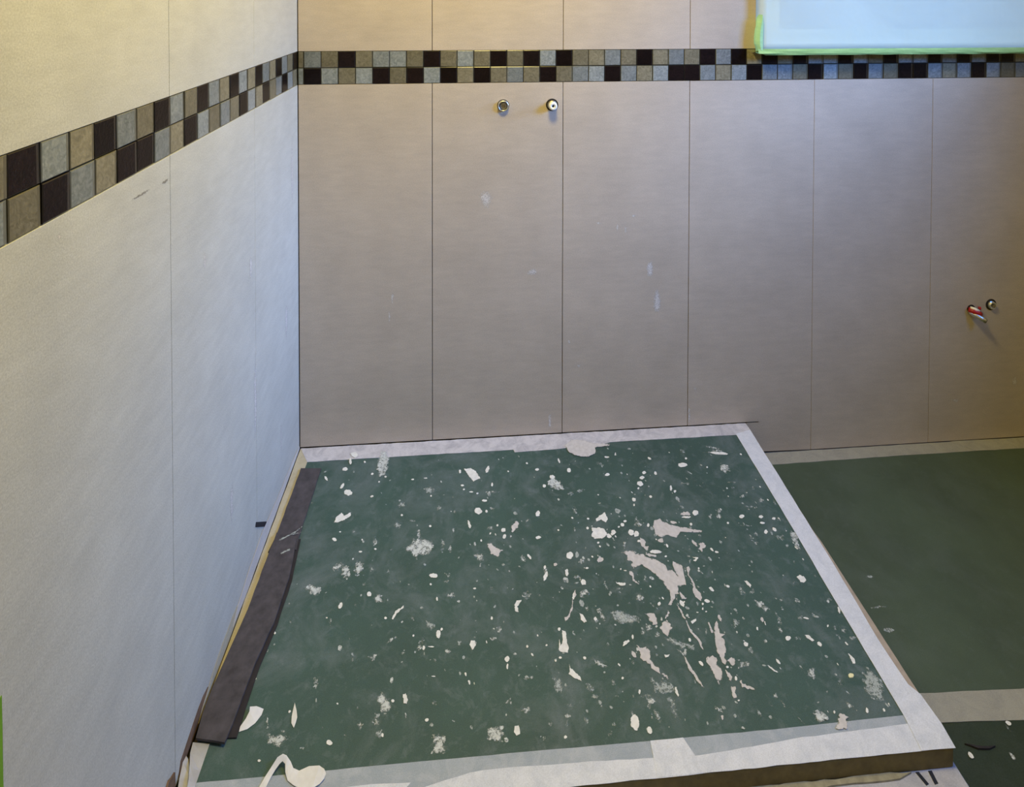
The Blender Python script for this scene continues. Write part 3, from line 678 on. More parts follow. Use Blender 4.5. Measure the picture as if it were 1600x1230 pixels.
('b','2012,-3642 2039,-3709 2013,-3792 1949,-3853 1875,-3864 1827,-3819 1825,-3740 1872,-3663 1947,-3623'),
('b','2278,-3925 2267,-4020 2200,-4066 2109,-4041 2036,-3958 2014,-3853 2055,-3776 2141,-3764 2229,-3823'),
('b','2546,-3830 2537,-3940 2476,-3993 2393,-3967 2324,-3872 2301,-3753 2338,-3663 2416,-3648 2498,-3715'),
('b','1664,-4264 1641,-4342 1545,-4377 1421,-4353 1324,-4281 1301,-4194 1363,-4132 1483,-4126 1602,-4179'),
('w','4290,-4175 4259,-4204 4200,-4205 4138,-4176 4102,-4132 4110,-4093 4159,-4078 4224,-4093 4276,-4131'),
('g','6372,-3882 6350,-3944 6306,-3975 6261,-3960 6236,-3906 6242,-3839 6278,-3789 6325,-3780 6363,-3818'),
('b','6865,-4249 6839,-4344 6801,-4392 6769,-4372 6757,-4293 6771,-4190 6805,-4112 6843,-4097 6867,-4151'),
('g','2792,-3887 2783,-3916 2750,-3929 2709,-3920 2679,-3894 2674,-3862 2696,-3840 2736,-3837 2774,-3856'),
('w','2819,-4457 2813,-4497 2787,-4516 2752,-4506 2724,-4471 2717,-4428 2734,-4395 2767,-4390 2800,-4415'),
('b','3075,-4636 3021,-4670 2956,-4659 2912,-4609 2908,-4543 2947,-4491 3011,-4478 3069,-4511 3094,-4574'),
('w','2221,-4675 2207,-4713 2178,-4726 2147,-4709 2129,-4668 2132,-4624 2155,-4596 2187,-4598 2213,-4630'),
('b','4692,-4632 4672,-4662 4619,-4675 4559,-4665 4519,-4636 4518,-4603 4557,-4580 4617,-4578 4671,-4599'),
('w','5180,-4513 5166,-4529 5135,-4531 5111,-4517 5111,-4499 5136,-4489 5166,-4495'),
('w','4323,-4681 4319,-4712 4307,-4727 4293,-4721 4282,-4695 4281,-4661 4289,-4637 4303,-4632 4316,-4649'),
('g','6418,-4727 6396,-4770 6351,-4791 6304,-4779 6276,-4740 6281,-4692 6317,-4658 6366,-4653 6407,-4680'),
('w','1646,-630 1652,-704 1638,-742 1610,-726 1582,-664 1567,-584 1571,-523 1593,-511 1623,-553'),
('w','2058,-672 2051,-698 2025,-703 2000,-683 1994,-652 2013,-635 2042,-644'),
('w','1783,-406 1772,-473 1718,-505 1647,-487 1591,-428 1577,-353 1611,-300 1679,-292 1747,-334'),
('w','2568,-1402 2561,-1422 2539,-1426 2519,-1410 2516,-1387 2532,-1373 2555,-1380'),
('w','2731,-1242 2721,-1267 2692,-1271 2665,-1252 2661,-1223 2683,-1207 2714,-1216'),
('w','4030,-1965 4022,-1988 4000,-1992 3982,-1975 3980,-1949 3997,-1934 4019,-1941'),
('g','4641,-2061 4629,-2084 4600,-2087 4576,-2069 4576,-2043 4599,-2029 4628,-2037'),
('w','4915,-1828 4904,-1851 4878,-1856 4858,-1837 4857,-1810 4878,-1795 4904,-1803'),
('w','5283,-1983 5271,-2006 5245,-2010 5225,-1992 5225,-1966 5246,-1951 5272,-1959'),
('g','4699,-2502 4683,-2530 4648,-2535 4620,-2512 4619,-2479 4647,-2461 4683,-2471'),
('w','4068,-2867 4057,-2895 4030,-2899 4007,-2878 4005,-2847 4026,-2829 4054,-2838'),
('b','4655,-3010 4661,-3051 4651,-3077 4628,-3076 4604,-3049 4590,-3009 4593,-2973 4611,-2960 4635,-2974'),
('w','5764,-2972 5753,-2999 5732,-3004 5717,-2984 5718,-2953 5736,-2935 5756,-2943'),
('b','5202,-3428 5192,-3465 5168,-3483 5142,-3474 5125,-3442 5126,-3402 5144,-3372 5170,-3367 5193,-3389'),
('w','5345,-3354 5336,-3380 5316,-3385 5300,-3366 5301,-3336 5317,-3319 5337,-3327'),
('w','2397,-3112 2393,-3132 2378,-3136 2362,-3121 2358,-3098 2369,-3085 2387,-3092'),
('g','3171,-3421 3162,-3439 3136,-3442 3113,-3427 3110,-3405 3130,-3394 3157,-3400'),
('w','5934,-3313 5904,-3344 5872,-3349 5854,-3326 5858,-3286 5883,-3247 5916,-3228 5943,-3237 5950,-3271'),
('b','6108,-3305 6095,-3331 6065,-3344 6034,-3336 6014,-3312 6017,-3283 6039,-3262 6072,-3260 6099,-3276'),
('g','3171,-3972 3166,-4006 3147,-4023 3121,-4014 3101,-3985 3096,-3949 3109,-3922 3133,-3917 3158,-3937'),
('b','3323,-4262 3316,-4284 3295,-4289 3276,-4271 3273,-4246 3288,-4231 3311,-4239'),
('g','2675,-4232 2668,-4259 2640,-4272 2605,-4264 2578,-4240 2573,-4209 2592,-4188 2625,-4185 2658,-4203'),
('w','4166,-4344 4157,-4363 4136,-4366 4118,-4351 4116,-4329 4133,-4316 4155,-4323'),
('g','4575,-4175 4543,-4209 4508,-4216 4486,-4191 4487,-4148 4511,-4105 4547,-4083 4578,-4093 4589,-4130'),
('g','4577,-4301 4560,-4324 4517,-4333 4468,-4325 4435,-4303 4434,-4278 4466,-4261 4515,-4261 4559,-4277'),
('g','5565,-4539 5550,-4565 5515,-4577 5476,-4569 5451,-4545 5453,-4515 5479,-4495 5519,-4493 5552,-4510'),
('g','2536,-4677 2529,-4698 2506,-4701 2484,-4685 2480,-4661 2496,-4648 2521,-4655'),
('g','5231,-4332 5220,-4354 5195,-4358 5175,-4341 5176,-4315 5196,-4301 5221,-4308'),
('w','7419,-1601 7396,-1645 7352,-1666 7307,-1654 7282,-1615 7289,-1567 7325,-1531 7373,-1526 7410,-1554'),
('w','7922,-1415 7898,-1460 7855,-1482 7813,-1470 7792,-1430 7800,-1380 7836,-1344 7881,-1339 7915,-1367'),
('w','7131,-1889 7109,-1928 7071,-1935 7045,-1905 7051,-1861 7084,-1835 7120,-1848'),
('w','8972,-1639 8949,-1672 8906,-1687 8865,-1678 8843,-1648 8852,-1611 8887,-1585 8932,-1582 8966,-1603'),
('w','9337,-937 9316,-986 9296,-998 9291,-962 9305,-906 9328,-872 9343,-886'),
('w','9115,-1025 9094,-1044 9048,-1052 9001,-1044 8974,-1025 8979,-1003 9015,-989 9064,-989 9104,-1003'),
('w','10309,-1204 10283,-1215 10250,-1201 10226,-1169 10221,-1134 10239,-1112 10270,-1114 10301,-1139 10316,-1174'),
('w','7649,-1033 7651,-1094 7640,-1130 7621,-1125 7604,-1082 7595,-1019 7601,-968 7616,-951 7636,-977'),
('w','10015,-1650 9992,-1683 9954,-1699 9919,-1690 9904,-1661 9915,-1624 9948,-1598 9987,-1594 10013,-1615'),
('w','9919,-1811 9892,-1847 9845,-1864 9801,-1854 9780,-1821 9792,-1781 9832,-1753 9880,-1750 9915,-1773'),
('w','9828,-2010 9790,-2063 9730,-2088 9674,-2073 9650,-2026 9667,-1968 9719,-1926 9781,-1920 9824,-1954'),
('w','9480,-2495 9456,-2531 9416,-2549 9381,-2539 9365,-2507 9376,-2467 9410,-2438 9450,-2434 9478,-2456'),
('w','9405,-2651 9387,-2683 9365,-2689 9356,-2666 9366,-2629 9389,-2608 9406,-2617'),
('w','10303,-1729 10260,-1743 10231,-1716 10236,-1668 10273,-1634 10313,-1641 10326,-1683'),
('w','11273,-1487 11219,-1532 11130,-1544 11047,-1518 11008,-1467 11032,-1413 11108,-1382 11201,-1389 11266,-1431'),
('w','11846,-1596 11824,-1619 11796,-1623 11783,-1605 11794,-1579 11821,-1564 11844,-1572'),
('b','12386,-1825 12299,-1842 12214,-1775 12170,-1654 12188,-1535 12261,-1475 12355,-1502 12423,-1605 12436,-1732'),
('b','12527,-988 12464,-996 12332,-969 12194,-918 12113,-868 12128,-842 12232,-852 12377,-894 12493,-947'),
('w','12624,-1170 12551,-1192 12403,-1182 12248,-1146 12158,-1100 12176,-1065 12293,-1058 12455,-1083 12586,-1127'),
('b','12296,-1092 12241,-1105 12114,-1104 11976,-1091 11891,-1070 11898,-1053 11995,-1046 12136,-1054 12255,-1072'),
('b','12543,-1074 12487,-1082 12369,-1063 12243,-1025 12168,-985 12180,-964 12274,-970 12404,-1001 12511,-1042'),
('w','9942,-2436 9915,-2469 9876,-2474 9855,-2449 9867,-2412 9903,-2391 9937,-2402'),
('w','10569,-2203 10545,-2253 10518,-2278 10502,-2267 10504,-2226 10523,-2172 10550,-2132 10573,-2125 10581,-2153'),
('w','10644,-2322 10617,-2360 10586,-2367 10573,-2339 10588,-2296 10621,-2271 10646,-2283'),
('b','10637,-2597 10633,-2662 10620,-2701 10602,-2696 10589,-2649 10586,-2582 10595,-2526 10612,-2507 10628,-2536'),
('b','10676,-2778 10674,-2841 10655,-2883 10627,-2885 10603,-2844 10594,-2781 10605,-2724 10630,-2701 10659,-2722'),
('w','10992,-2977 10969,-3038 10919,-3081 10867,-3085 10835,-3050 10838,-2991 10877,-2935 10932,-2909 10977,-2926'),
('p','10764,-3014 10722,-3051 10647,-3066 10573,-3053 10535,-3018 10550,-2977 10613,-2949 10693,-2948 10753,-2974'),
('w','10770,-3117 10731,-3134 10647,-3138 10556,-3127 10502,-3107 10510,-3087 10576,-3076 10669,-3079 10746,-3096'),
('b','11322,-3133 11287,-3176 11240,-3197 11200,-3185 11188,-3147 11208,-3100 11252,-3066 11298,-3060 11326,-3087'),
('b','11546,-3119 11536,-3182 11503,-3228 11461,-3234 11431,-3200 11426,-3139 11449,-3081 11489,-3052 11527,-3068'),
('w','11658,-3349 11634,-3375 11605,-3379 11592,-3359 11605,-3330 11635,-3314 11659,-3322'),
('w','8116,-2959 8099,-2981 8071,-2985 8053,-2967 8058,-2942 8083,-2927 8109,-2935'),
('w','8050,-3222 8030,-3251 7999,-3256 7979,-3234 7986,-3200 8015,-3181 8043,-3191'),
('w','8227,-3629 8210,-3650 8183,-3653 8166,-3637 8172,-3613 8196,-3600 8220,-3607'),
('w','8702,-3382 8676,-3429 8635,-3453 8599,-3441 8584,-3400 8597,-3348 8632,-3310 8674,-3304 8701,-3333'),
('w','8973,-3198 8952,-3228 8916,-3242 8882,-3234 8865,-3207 8874,-3174 8904,-3150 8942,-3147 8969,-3166'),
('w','9054,-3105 9031,-3134 8994,-3139 8973,-3116 8982,-3082 9016,-3063 9048,-3073'),
('b','9382,-3089 9357,-3119 9315,-3133 9274,-3124 9254,-3097 9264,-3063 9299,-3039 9344,-3037 9376,-3056'),
('w','9162,-3426 9128,-3479 9073,-3504 9022,-3490 9000,-3444 9016,-3386 9064,-3344 9121,-3338 9160,-3370'),
('w','9274,-3473 9243,-3520 9194,-3542 9150,-3529 9130,-3488 9145,-3437 9188,-3400 9238,-3395 9272,-3424'),
('b','9461,-3220 9416,-3261 9330,-3278 9242,-3263 9194,-3223 9207,-3177 9277,-3146 9370,-3144 9443,-3174'),
('w','9610,-3256 9585,-3292 9552,-3299 9536,-3271 9549,-3229 9581,-3205 9609,-3217'),
('p','9817,-3679 9795,-3707 9758,-3720 9725,-3712 9710,-3687 9721,-3656 9752,-3633 9789,-3630 9815,-3648'),
('g','8183,-2082 8165,-2102 8129,-2111 8091,-2104 8069,-2085 8074,-2062 8103,-2046 8142,-2045 8174,-2059'),
('w','7525,-3906 7494,-3966 7438,-3995 7384,-3979 7355,-3927 7367,-3861 7413,-3813 7473,-3806 7517,-3843'),
('b','7773,-4026 7772,-4078 7737,-4121 7685,-4136 7640,-4114 7623,-4067 7643,-4016 7689,-3985 7741,-3989'),
('w','7832,-4240 7812,-4258 7776,-4260 7751,-4245 7755,-4223 7786,-4212 7820,-4219'),
('p','7110,-4092 7095,-4116 7063,-4127 7030,-4120 7011,-4098 7015,-4072 7040,-4054 7075,-4052 7102,-4067'),
('p','8223,-4064 8195,-4106 8145,-4126 8096,-4114 8072,-4076 8082,-4029 8124,-3996 8177,-3991 8216,-4018'),
('w','7338,-4308 7319,-4359 7289,-4385 7264,-4374 7253,-4330 7263,-4274 7288,-4232 7318,-4224 7337,-4254'),
('b','7592,-4475 7548,-4497 7492,-4486 7451,-4446 7443,-4396 7473,-4359 7526,-4353 7578,-4381 7604,-4429'),
('w','7701,-4560 7678,-4604 7637,-4626 7598,-4614 7579,-4575 7589,-4527 7623,-4491 7666,-4485 7697,-4513'),
('w','6834,-4144 6817,-4176 6788,-4182 6768,-4158 6773,-4121 6799,-4100 6826,-4110'),
('w','6829,-4366 6786,-4429 6746,-4454 6728,-4431 6740,-4369 6777,-4298 6821,-4250 6853,-4249 6855,-4295'),
('b','7720,-4818 7681,-4874 7609,-4900 7537,-4884 7498,-4833 7511,-4770 7570,-4725 7647,-4720 7706,-4757'),
('g','8179,-4665 8182,-4751 8168,-4800 8144,-4791 8121,-4726 8110,-4636 8116,-4562 8136,-4540 8161,-4581'),
('w','7384,-4850 7369,-4898 7351,-4923 7336,-4913 7333,-4873 7343,-4821 7361,-4782 7379,-4774 7388,-4801'),
('g','6385,-4756 6359,-4803 6305,-4825 6248,-4812 6214,-4770 6219,-4717 6261,-4680 6321,-4675 6370,-4705'),
('b','8917,-4996 8878,-5047 8814,-5070 8754,-5056 8725,-5010 8742,-4954 8797,-4914 8864,-4909 8911,-4941'),
('b','7925,-5191 7902,-5227 7861,-5243 7821,-5234 7801,-5201 7810,-5162 7844,-5134 7888,-5130 7920,-5153'),
('b','7311,-5089 7292,-5171 7275,-5213 7268,-5197 7273,-5131 7289,-5043 7309,-4976 7322,-4962 7323,-5007'),
('g','7837,-2692 7807,-2789 7770,-2839 7743,-2819 7738,-2738 7757,-2632 7793,-2552 7828,-2535 7845,-2591'),
('b','7703,-3221 7689,-3269 7671,-3294 7657,-3284 7655,-3243 7665,-3191 7683,-3151 7699,-3143 7707,-3171'),
('g','8889,-1304 8848,-1319 8777,-1298 8708,-1251 8674,-1200 8691,-1169 8751,-1172 8826,-1209 8880,-1261'),
('g','7834,-2179 7810,-2227 7766,-2251 7723,-2238 7701,-2196 7710,-2143 7747,-2105 7793,-2099 7828,-2129'),
('g','8129,-2075 8108,-2117 8046,-2156 7974,-2172 7924,-2160 7919,-2123 7963,-2080 8035,-2051 8100,-2048'),
('g','9528,-2334 9507,-2362 9476,-2368 9460,-2345 9470,-2312 9498,-2293 9524,-2303'),
('w','9677,-2148 9658,-2173 9631,-2178 9617,-2158 9626,-2129 9651,-2113 9674,-2121'),
('g','10282,-2407 10255,-2448 10223,-2456 10211,-2425 10227,-2378 10259,-2351 10284,-2363'),
('g','8972,-1934 8954,-1960 8928,-1965 8913,-1945 8921,-1915 8945,-1898 8968,-1907'),
('g','11384,-961 11363,-1053 11325,-1110 11288,-1106 11269,-1043 11277,-950 11308,-870 11348,-841 11378,-877'),
('g','11092,-2081 11056,-2108 10987,-2119 10917,-2108 10879,-2081 10891,-2050 10947,-2030 11021,-2030 11079,-2050'),
('g','11442,-2212 11408,-2234 11353,-2235 11303,-2214 11282,-2181 11298,-2151 11346,-2138 11402,-2149 11440,-2178'),
('w','11368,-1244 11343,-1273 11310,-1278 11294,-1256 11306,-1223 11338,-1204 11366,-1214'),
('g','9036,-2380 9016,-2404 8982,-2408 8961,-2388 8968,-2360 8999,-2345 9029,-2353'),
('w','10706,-3313 10681,-3342 10648,-3347 10632,-3324 10645,-3291 10678,-3272 10705,-3282'),
('b','11623,-2976 11602,-3018 11558,-3049 11511,-3055 11483,-3034 11487,-2994 11522,-2955 11571,-2935 11611,-2943'),
('w','8000,-3973 7986,-3992 7964,-3996 7950,-3980 7955,-3958 7975,-3945 7995,-3952'),
('w','9249,-3659 9227,-3687 9196,-3692 9178,-3670 9188,-3639 9217,-3621 9244,-3630'),
('p','10330,-3235 10300,-3258 10242,-3268 10183,-3258 10151,-3235 10161,-3209 10207,-3191 10270,-3191 10318,-3208'),
('g','6928,-4837 6916,-4854 6895,-4857 6881,-4844 6884,-4824 6902,-4813 6921,-4819'),
('b','7648,-5133 7631,-5160 7600,-5173 7570,-5166 7555,-5141 7561,-5112 7586,-5090 7619,-5087 7643,-5104'),
('w','8842,-3247 8825,-3269 8801,-3273 8787,-3256 8794,-3231 8816,-3217 8838,-3224'),
('b','8865,-3731 8839,-3793 8809,-3825 8788,-3812 8787,-3759 8805,-3692 8835,-3642 8862,-3632 8874,-3667'),
('w','9775,-4098 9757,-4115 9728,-4118 9710,-4104 9718,-4083 9744,-4072 9770,-4079'),
('w','9892,-3820 9892,-3854 9881,-3877 9863,-3878 9847,-3858 9841,-3825 9847,-3795 9862,-3782 9880,-3792'),
('p','9816,-3702 9789,-3729 9742,-3741 9696,-3732 9673,-3706 9683,-3676 9722,-3655 9772,-3653 9809,-3672'),
('g','10300,-4260 10259,-4304 10229,-4324 10224,-4309 10245,-4266 10284,-4216 10322,-4182 10342,-4179 10333,-4210'),
('w','10439,-4441 10422,-4462 10400,-4465 10391,-4450 10401,-4427 10422,-4413 10439,-4420'),
('w','10946,-4050 10924,-4052 10900,-4033 10884,-4003 10883,-3975 10899,-3964 10923,-3973 10945,-3999 10954,-4030'),
('w','11047,-4101 11017,-4114 10982,-4103 10968,-4076 10987,-4053 11023,-4052 11050,-4074'),
('g','10409,-3946 10387,-3992 10366,-4015 10357,-4006 10363,-3968 10383,-3919 10406,-3881 10422,-3874 10423,-3899'),
('g','9137,-4627 9089,-4644 9043,-4628 9020,-4587 9031,-4539 9071,-4507 9121,-4506 9158,-4537 9164,-4584'),
('g','8540,-4772 8516,-4784 8462,-4787 8404,-4781 8369,-4767 8373,-4752 8414,-4744 8473,-4746 8523,-4757'),
('b','8896,-4989 8866,-5027 8815,-5044 8767,-5034 8744,-4999 8756,-4957 8799,-4928 8852,-4924 8890,-4948'),
('b','8940,-5003 8924,-5035 8903,-5051 8888,-5044 8885,-5017 8895,-4982 8915,-4956 8934,-4951 8944,-4970'),
('w','9251,-5178 9215,-5196 9186,-5186 9185,-5154 9214,-5125 9250,-5121 9266,-5145'),
('g','8596,-5117 8573,-5117 8548,-5096 8541,-5070 8556,-5057 8583,-5069 8601,-5095'),
('g','9154,-5241 9128,-5229 9080,-5183 9033,-5126 9009,-5082 9019,-5074 9059,-5106 9110,-5161 9147,-5214'),
('w','10558,-4973 10528,-4980 10493,-4964 10470,-4932 10468,-4900 10490,-4882 10525,-4888 10556,-4913 10569,-4947'),
('w','10362,-5203 10333,-5218 10293,-5215 10261,-5194 10253,-5166 10272,-5143 10309,-5137 10347,-5150 10368,-5176'),
('w','10954,-4910 10923,-4927 10888,-4920 10874,-4896 10892,-4872 10929,-4866 10956,-4884'),
('g','11487,-5047 11455,-5078 11407,-5093 11367,-5083 11352,-5055 11369,-5020 11412,-4995 11459,-4992 11488,-5012'),
('g','11238,-5049 11197,-5100 11145,-5125 11106,-5112 11098,-5068 11125,-5012 11175,-4971 11224,-4964 11249,-4995'),
('w','9812,-5161 9798,-5176 9779,-5179 9769,-5167 9775,-5150 9794,-5140 9810,-5145'),
('g','10126,-5226 10101,-5263 10067,-5281 10042,-5272 10036,-5240 10052,-5199 10084,-5169 10115,-5164 10132,-5187'),
('w','10215,-5232 10196,-5256 10171,-5261 10161,-5243 10173,-5215 10197,-5199 10216,-5207'),
('w','10166,-5330 10150,-5352 10133,-5357 10128,-5340 10139,-5315 10157,-5300 10169,-5307'),
('w','10223,-5394 10209,-5406 10186,-5407 10173,-5397 10178,-5384 10199,-5377 10219,-5381'),
('b','9191,-5474 9175,-5504 9158,-5519 9146,-5512 9145,-5487 9156,-5455 9174,-5430 9190,-5426 9196,-5443'),
('b','8752,-5688 8728,-5716 8688,-5729 8648,-5721 8629,-5695 8639,-5664 8673,-5642 8716,-5639 8747,-5658'),
('b','8918,-5626 8884,-5671 8827,-5693 8775,-5680 8752,-5639 8768,-5589 8816,-5552 8874,-5548 8915,-5577'),
('b','9048,-5766 9022,-5794 8975,-5806 8929,-5797 8906,-5771 8916,-5741 8955,-5719 9005,-5717 9041,-5736'),
('p','10468,-5529 10463,-5577 10446,-5606 10424,-5604 10408,-5571 10405,-5522 10417,-5481 10437,-5466 10457,-5485'),
('g','10054,-5767 10033,-5802 10011,-5819 9997,-5812 9998,-5782 10014,-5745 10037,-5717 10056,-5712 10063,-5732'),
('g','10811,-5653 10776,-5694 10729,-5713 10691,-5702 10680,-5667 10701,-5622 10745,-5590 10791,-5585 10817,-5610'),
('b','10099,-4466 10083,-4523 10066,-4554 10056,-4544 10057,-4499 10069,-4439 10087,-4391 10102,-4379 10107,-4409'),
('b','8409,-5357 8375,-5392 8308,-5407 8240,-5395 8202,-5361 8213,-5322 8267,-5295 8339,-5293 8395,-5318'),
('b','8590,-5429 8557,-5464 8497,-5479 8436,-5468 8404,-5435 8415,-5396 8464,-5369 8529,-5367 8579,-5390'),
('b','9687,-5017 9663,-5069 9643,-5096 9635,-5085 9643,-5042 9663,-4987 9687,-4944 9702,-4935 9702,-4964'),
('p','11376,-5634 11368,-5671 11347,-5696 11324,-5696 11309,-5671 11309,-5634 11325,-5601 11348,-5588 11368,-5601'),
('w','11381,-5715 11375,-5745 11366,-5761 11359,-5758 11357,-5735 11361,-5705 11368,-5680 11377,-5673 11382,-5687'),
('w','11167,-5810 11147,-5834 11129,-5839 11125,-5821 11140,-5793 11161,-5777 11173,-5784'),
('g','10816,-5676 10766,-5734 10698,-5761 10643,-5746 10626,-5695 10656,-5631 10719,-5586 10785,-5579 10824,-5615'),
('b','11760,-5691 11725,-5751 11681,-5785 11648,-5777 11641,-5730 11663,-5667 11705,-5616 11747,-5602 11768,-5632'),
('g','11741,-5543 11734,-5580 11719,-5603 11704,-5601 11695,-5575 11696,-5536 11707,-5504 11724,-5493 11737,-5508'),
('b','11661,-5872 11648,-5909 11626,-5931 11604,-5930 11593,-5905 11598,-5867 11617,-5836 11641,-5824 11659,-5839'),
('w','11758,-6040 11729,-6067 11687,-6079 11653,-6071 11642,-6046 11659,-6016 11697,-5995 11737,-5993 11761,-6010'),
('g','11974,-6056 11944,-6080 11899,-6091 11860,-6083 11844,-6060 11860,-6033 11900,-6014 11945,-6013 11974,-6029'),
('w','12334,-6174 12339,-6208 12324,-6235 12296,-6243 12267,-6227 12252,-6196 12257,-6163 12280,-6144 12310,-6148'),
('g','12271,-5665 12240,-5686 12190,-5694 12144,-5687 12123,-5666 12137,-5642 12180,-5626 12231,-5625 12267,-5641'),
('w','12363,-5706 12340,-5713 12304,-5708 12272,-5693 12258,-5675 12269,-5663 12300,-5662 12336,-5673 12361,-5690'),
('w','12702,-5873 12681,-5893 12660,-5897 12656,-5882 12671,-5858 12695,-5844 12709,-5851'),
('b','12837,-5927 12824,-5956 12803,-5974 12785,-5973 12777,-5953 12784,-5923 12803,-5898 12823,-5889 12837,-5900'),
('g','12823,-6087 12808,-6148 12787,-6184 12769,-6178 12762,-6133 12770,-6070 12789,-6017 12810,-6001 12824,-6029'),
('b','13017,-5988 12986,-6013 12944,-6024 12910,-6017 12899,-5994 12918,-5966 12957,-5947 12998,-5945 13022,-5961'),
('b','13139,-6127 13104,-6157 13056,-6170 13020,-6162 13011,-6135 13033,-6102 13077,-6079 13122,-6076 13147,-6095'),
('w','13154,-5576 13130,-5622 13104,-5649 13088,-5643 13088,-5608 13105,-5560 13132,-5521 13155,-5510 13164,-5532'),
('b','11243,-6053 11221,-6075 11189,-6085 11163,-6079 11154,-6059 11167,-6035 11195,-6018 11226,-6016 11245,-6030'),
('w','10806,-6061 10804,-6094 10783,-6119 10753,-6126 10728,-6110 10719,-6079 10730,-6048 10757,-6030 10787,-6036'),
('g','10851,-6185 10825,-6218 10794,-6235 10772,-6227 10770,-6198 10788,-6161 10819,-6134 10847,-6130 10860,-6150'),
('y','12637,-6782 12607,-6806 12567,-6817 12535,-6809 12526,-6788 12545,-6761 12582,-6742 12620,-6740 12642,-6756'),
('g','11680,-6542 11683,-6572 11679,-6590 11669,-6588 11658,-6567 11651,-6537 11652,-6512 11659,-6503 11671,-6515'),
('g','12362,-6866 12324,-6902 12276,-6919 12241,-6909 12235,-6877 12261,-6838 12307,-6810 12352,-6806 12374,-6829'),
('b','10953,-7014 10911,-7031 10869,-7026 10847,-7001 10855,-6968 10890,-6942 10935,-6935 10969,-6951 10976,-6982'),
('b','11004,-7118 11005,-7151 10999,-7170 10988,-7168 10978,-7144 10973,-7110 10975,-7082 10984,-7073 10996,-7087'),
('w','11904,-7315 11895,-7335 11875,-7344 11860,-7335 11861,-7315 11878,-7299 11897,-7299'),
('b','12288,-7250 12324,-7311 12329,-7349 12302,-7349 12255,-7309 12209,-7249 12187,-7195 12198,-7174 12238,-7196'),
('w','12544,-7340 12528,-7365 12505,-7380 12487,-7378 12481,-7360 12490,-7334 12511,-7312 12533,-7305 12546,-7316'),
('w','12864,-7354 12858,-7372 12844,-7385 12828,-7386 12818,-7376 12818,-7358 12828,-7342 12844,-7334 12858,-7339'),
('g','11187,-7381 11203,-7424 11208,-7448 11198,-7443 11179,-7411 11159,-7367 11148,-7331 11151,-7321 11166,-7341'),
('g','10498,-7229 10502,-7266 10489,-7292 10464,-7294 10440,-7271 10427,-7234 10432,-7200 10452,-7186 10478,-7197'),
('g','13108,-5365 13084,-5368 13051,-5356 13024,-5334 13016,-5311 13030,-5299 13060,-5304 13092,-5322 13111,-5346'),
('g','12027,-5282 12002,-5305 11966,-5316 11937,-5309 11926,-5288 11941,-5262 11973,-5244 12008,-5242 12029,-5257'),
('g','10776,-7135 10763,-7146 10746,-7147 10738,-7138 10745,-7126 10761,-7119 10775,-7123'),
('b','10887,-5462 10872,-5477 10853,-5479 10843,-5468 10851,-5451 10871,-5442 10886,-5447'),
('g','11700,-7148 11683,-7155 11654,-7155 11636,-7148 11642,-7139 11668,-7134 11693,-7138'),
('g','11972,-6993 11966,-7013 11948,-7028 11926,-7031 11912,-7021 11910,-7002 11923,-6984 11944,-6974 11963,-6978'),
('b','10107,-7429 10090,-7439 10059,-7443 10027,-7439 10010,-7428 10016,-7417 10042,-7409 10075,-7410 10101,-7418'),
('w','10304,-6657 10286,-6681 10264,-6693 10248,-6687 10246,-6666 10259,-6639 10280,-6620 10301,-6616 10310,-6631'),
('w','10187,-7009 10174,-7018 10154,-7020 10143,-7011 10148,-7000 10167,-6994 10184,-6998'),
('w','8469,-5766 8462,-5795 8448,-5811 8435,-5807 8428,-5784 8430,-5754 8442,-5729 8456,-5723 8467,-5737'),
('p','8420,-6073 8434,-6114 8424,-6144 8395,-6151 8361,-6130 8337,-6092 8335,-6054 8355,-6034 8389,-6042'),
('w','8331,-6731 8319,-6755 8302,-6767 8288,-6761 8284,-6740 8292,-6714 8308,-6695 8325,-6692 8334,-6706'),
('g','8531,-6808 8500,-6819 8433,-6821 8359,-6813 8314,-6799 8318,-6784 8370,-6777 8446,-6780 8509,-6792'),
('w','8169,-7183 8147,-7269 8097,-7318 8043,-7307 8009,-7242 8010,-7151 8048,-7077 8105,-7056 8152,-7098'),
('w','8363,-7315 8353,-7355 8327,-7379 8296,-7376 8275,-7346 8274,-7305 8294,-7270 8324,-7259 8352,-7277'),
('p','9763,-7244 9746,-7270 9726,-7284 9714,-7278 9715,-7255 9728,-7226 9747,-7205 9764,-7201 9770,-7216'),
('g','9470,-6638 9468,-6687 9459,-6715 9448,-6708 9440,-6670 9438,-6618 9444,-6577 9454,-6566 9465,-6590'),
('w','9655,-5900 9651,-5929 9627,-5944 9603,-5934 9596,-5906 9612,-5882 9638,-5879'),
('w','9721,-6335 9730,-6369 9722,-6393 9700,-6397 9674,-6378 9656,-6346 9656,-6315 9672,-6300 9698,-6308'),
('w','10791,-6117 10760,-6126 10732,-6116 10721,-6092 10730,-6066 10757,-6049 10788,-6050 10809,-6068 10810,-6094'),
('w','11164,-5808 11155,-5837 11139,-5847 11129,-5831 11132,-5800 11146,-5778 11161,-5782'),
('g','8896,-6123 8872,-6148 8837,-6152 8816,-6132 8826,-6102 8859,-6086 8890,-6095'),
('g','9094,-5961 9076,-5977 9044,-5984 9011,-5978 8994,-5963 9000,-5945 9027,-5933 9062,-5932 9088,-5943'),
('w','8054,-6488 8043,-6499 8027,-6501 8016,-6492 8020,-6478 8035,-6470 8050,-6475'),
('b','7881,-6523 7866,-6537 7841,-6539 7825,-6527 7829,-6511 7851,-6502 7874,-6507'),
('b','7999,-6706 7989,-6723 7975,-6727 7968,-6714 7974,-6694 7987,-6682 7999,-6687'),
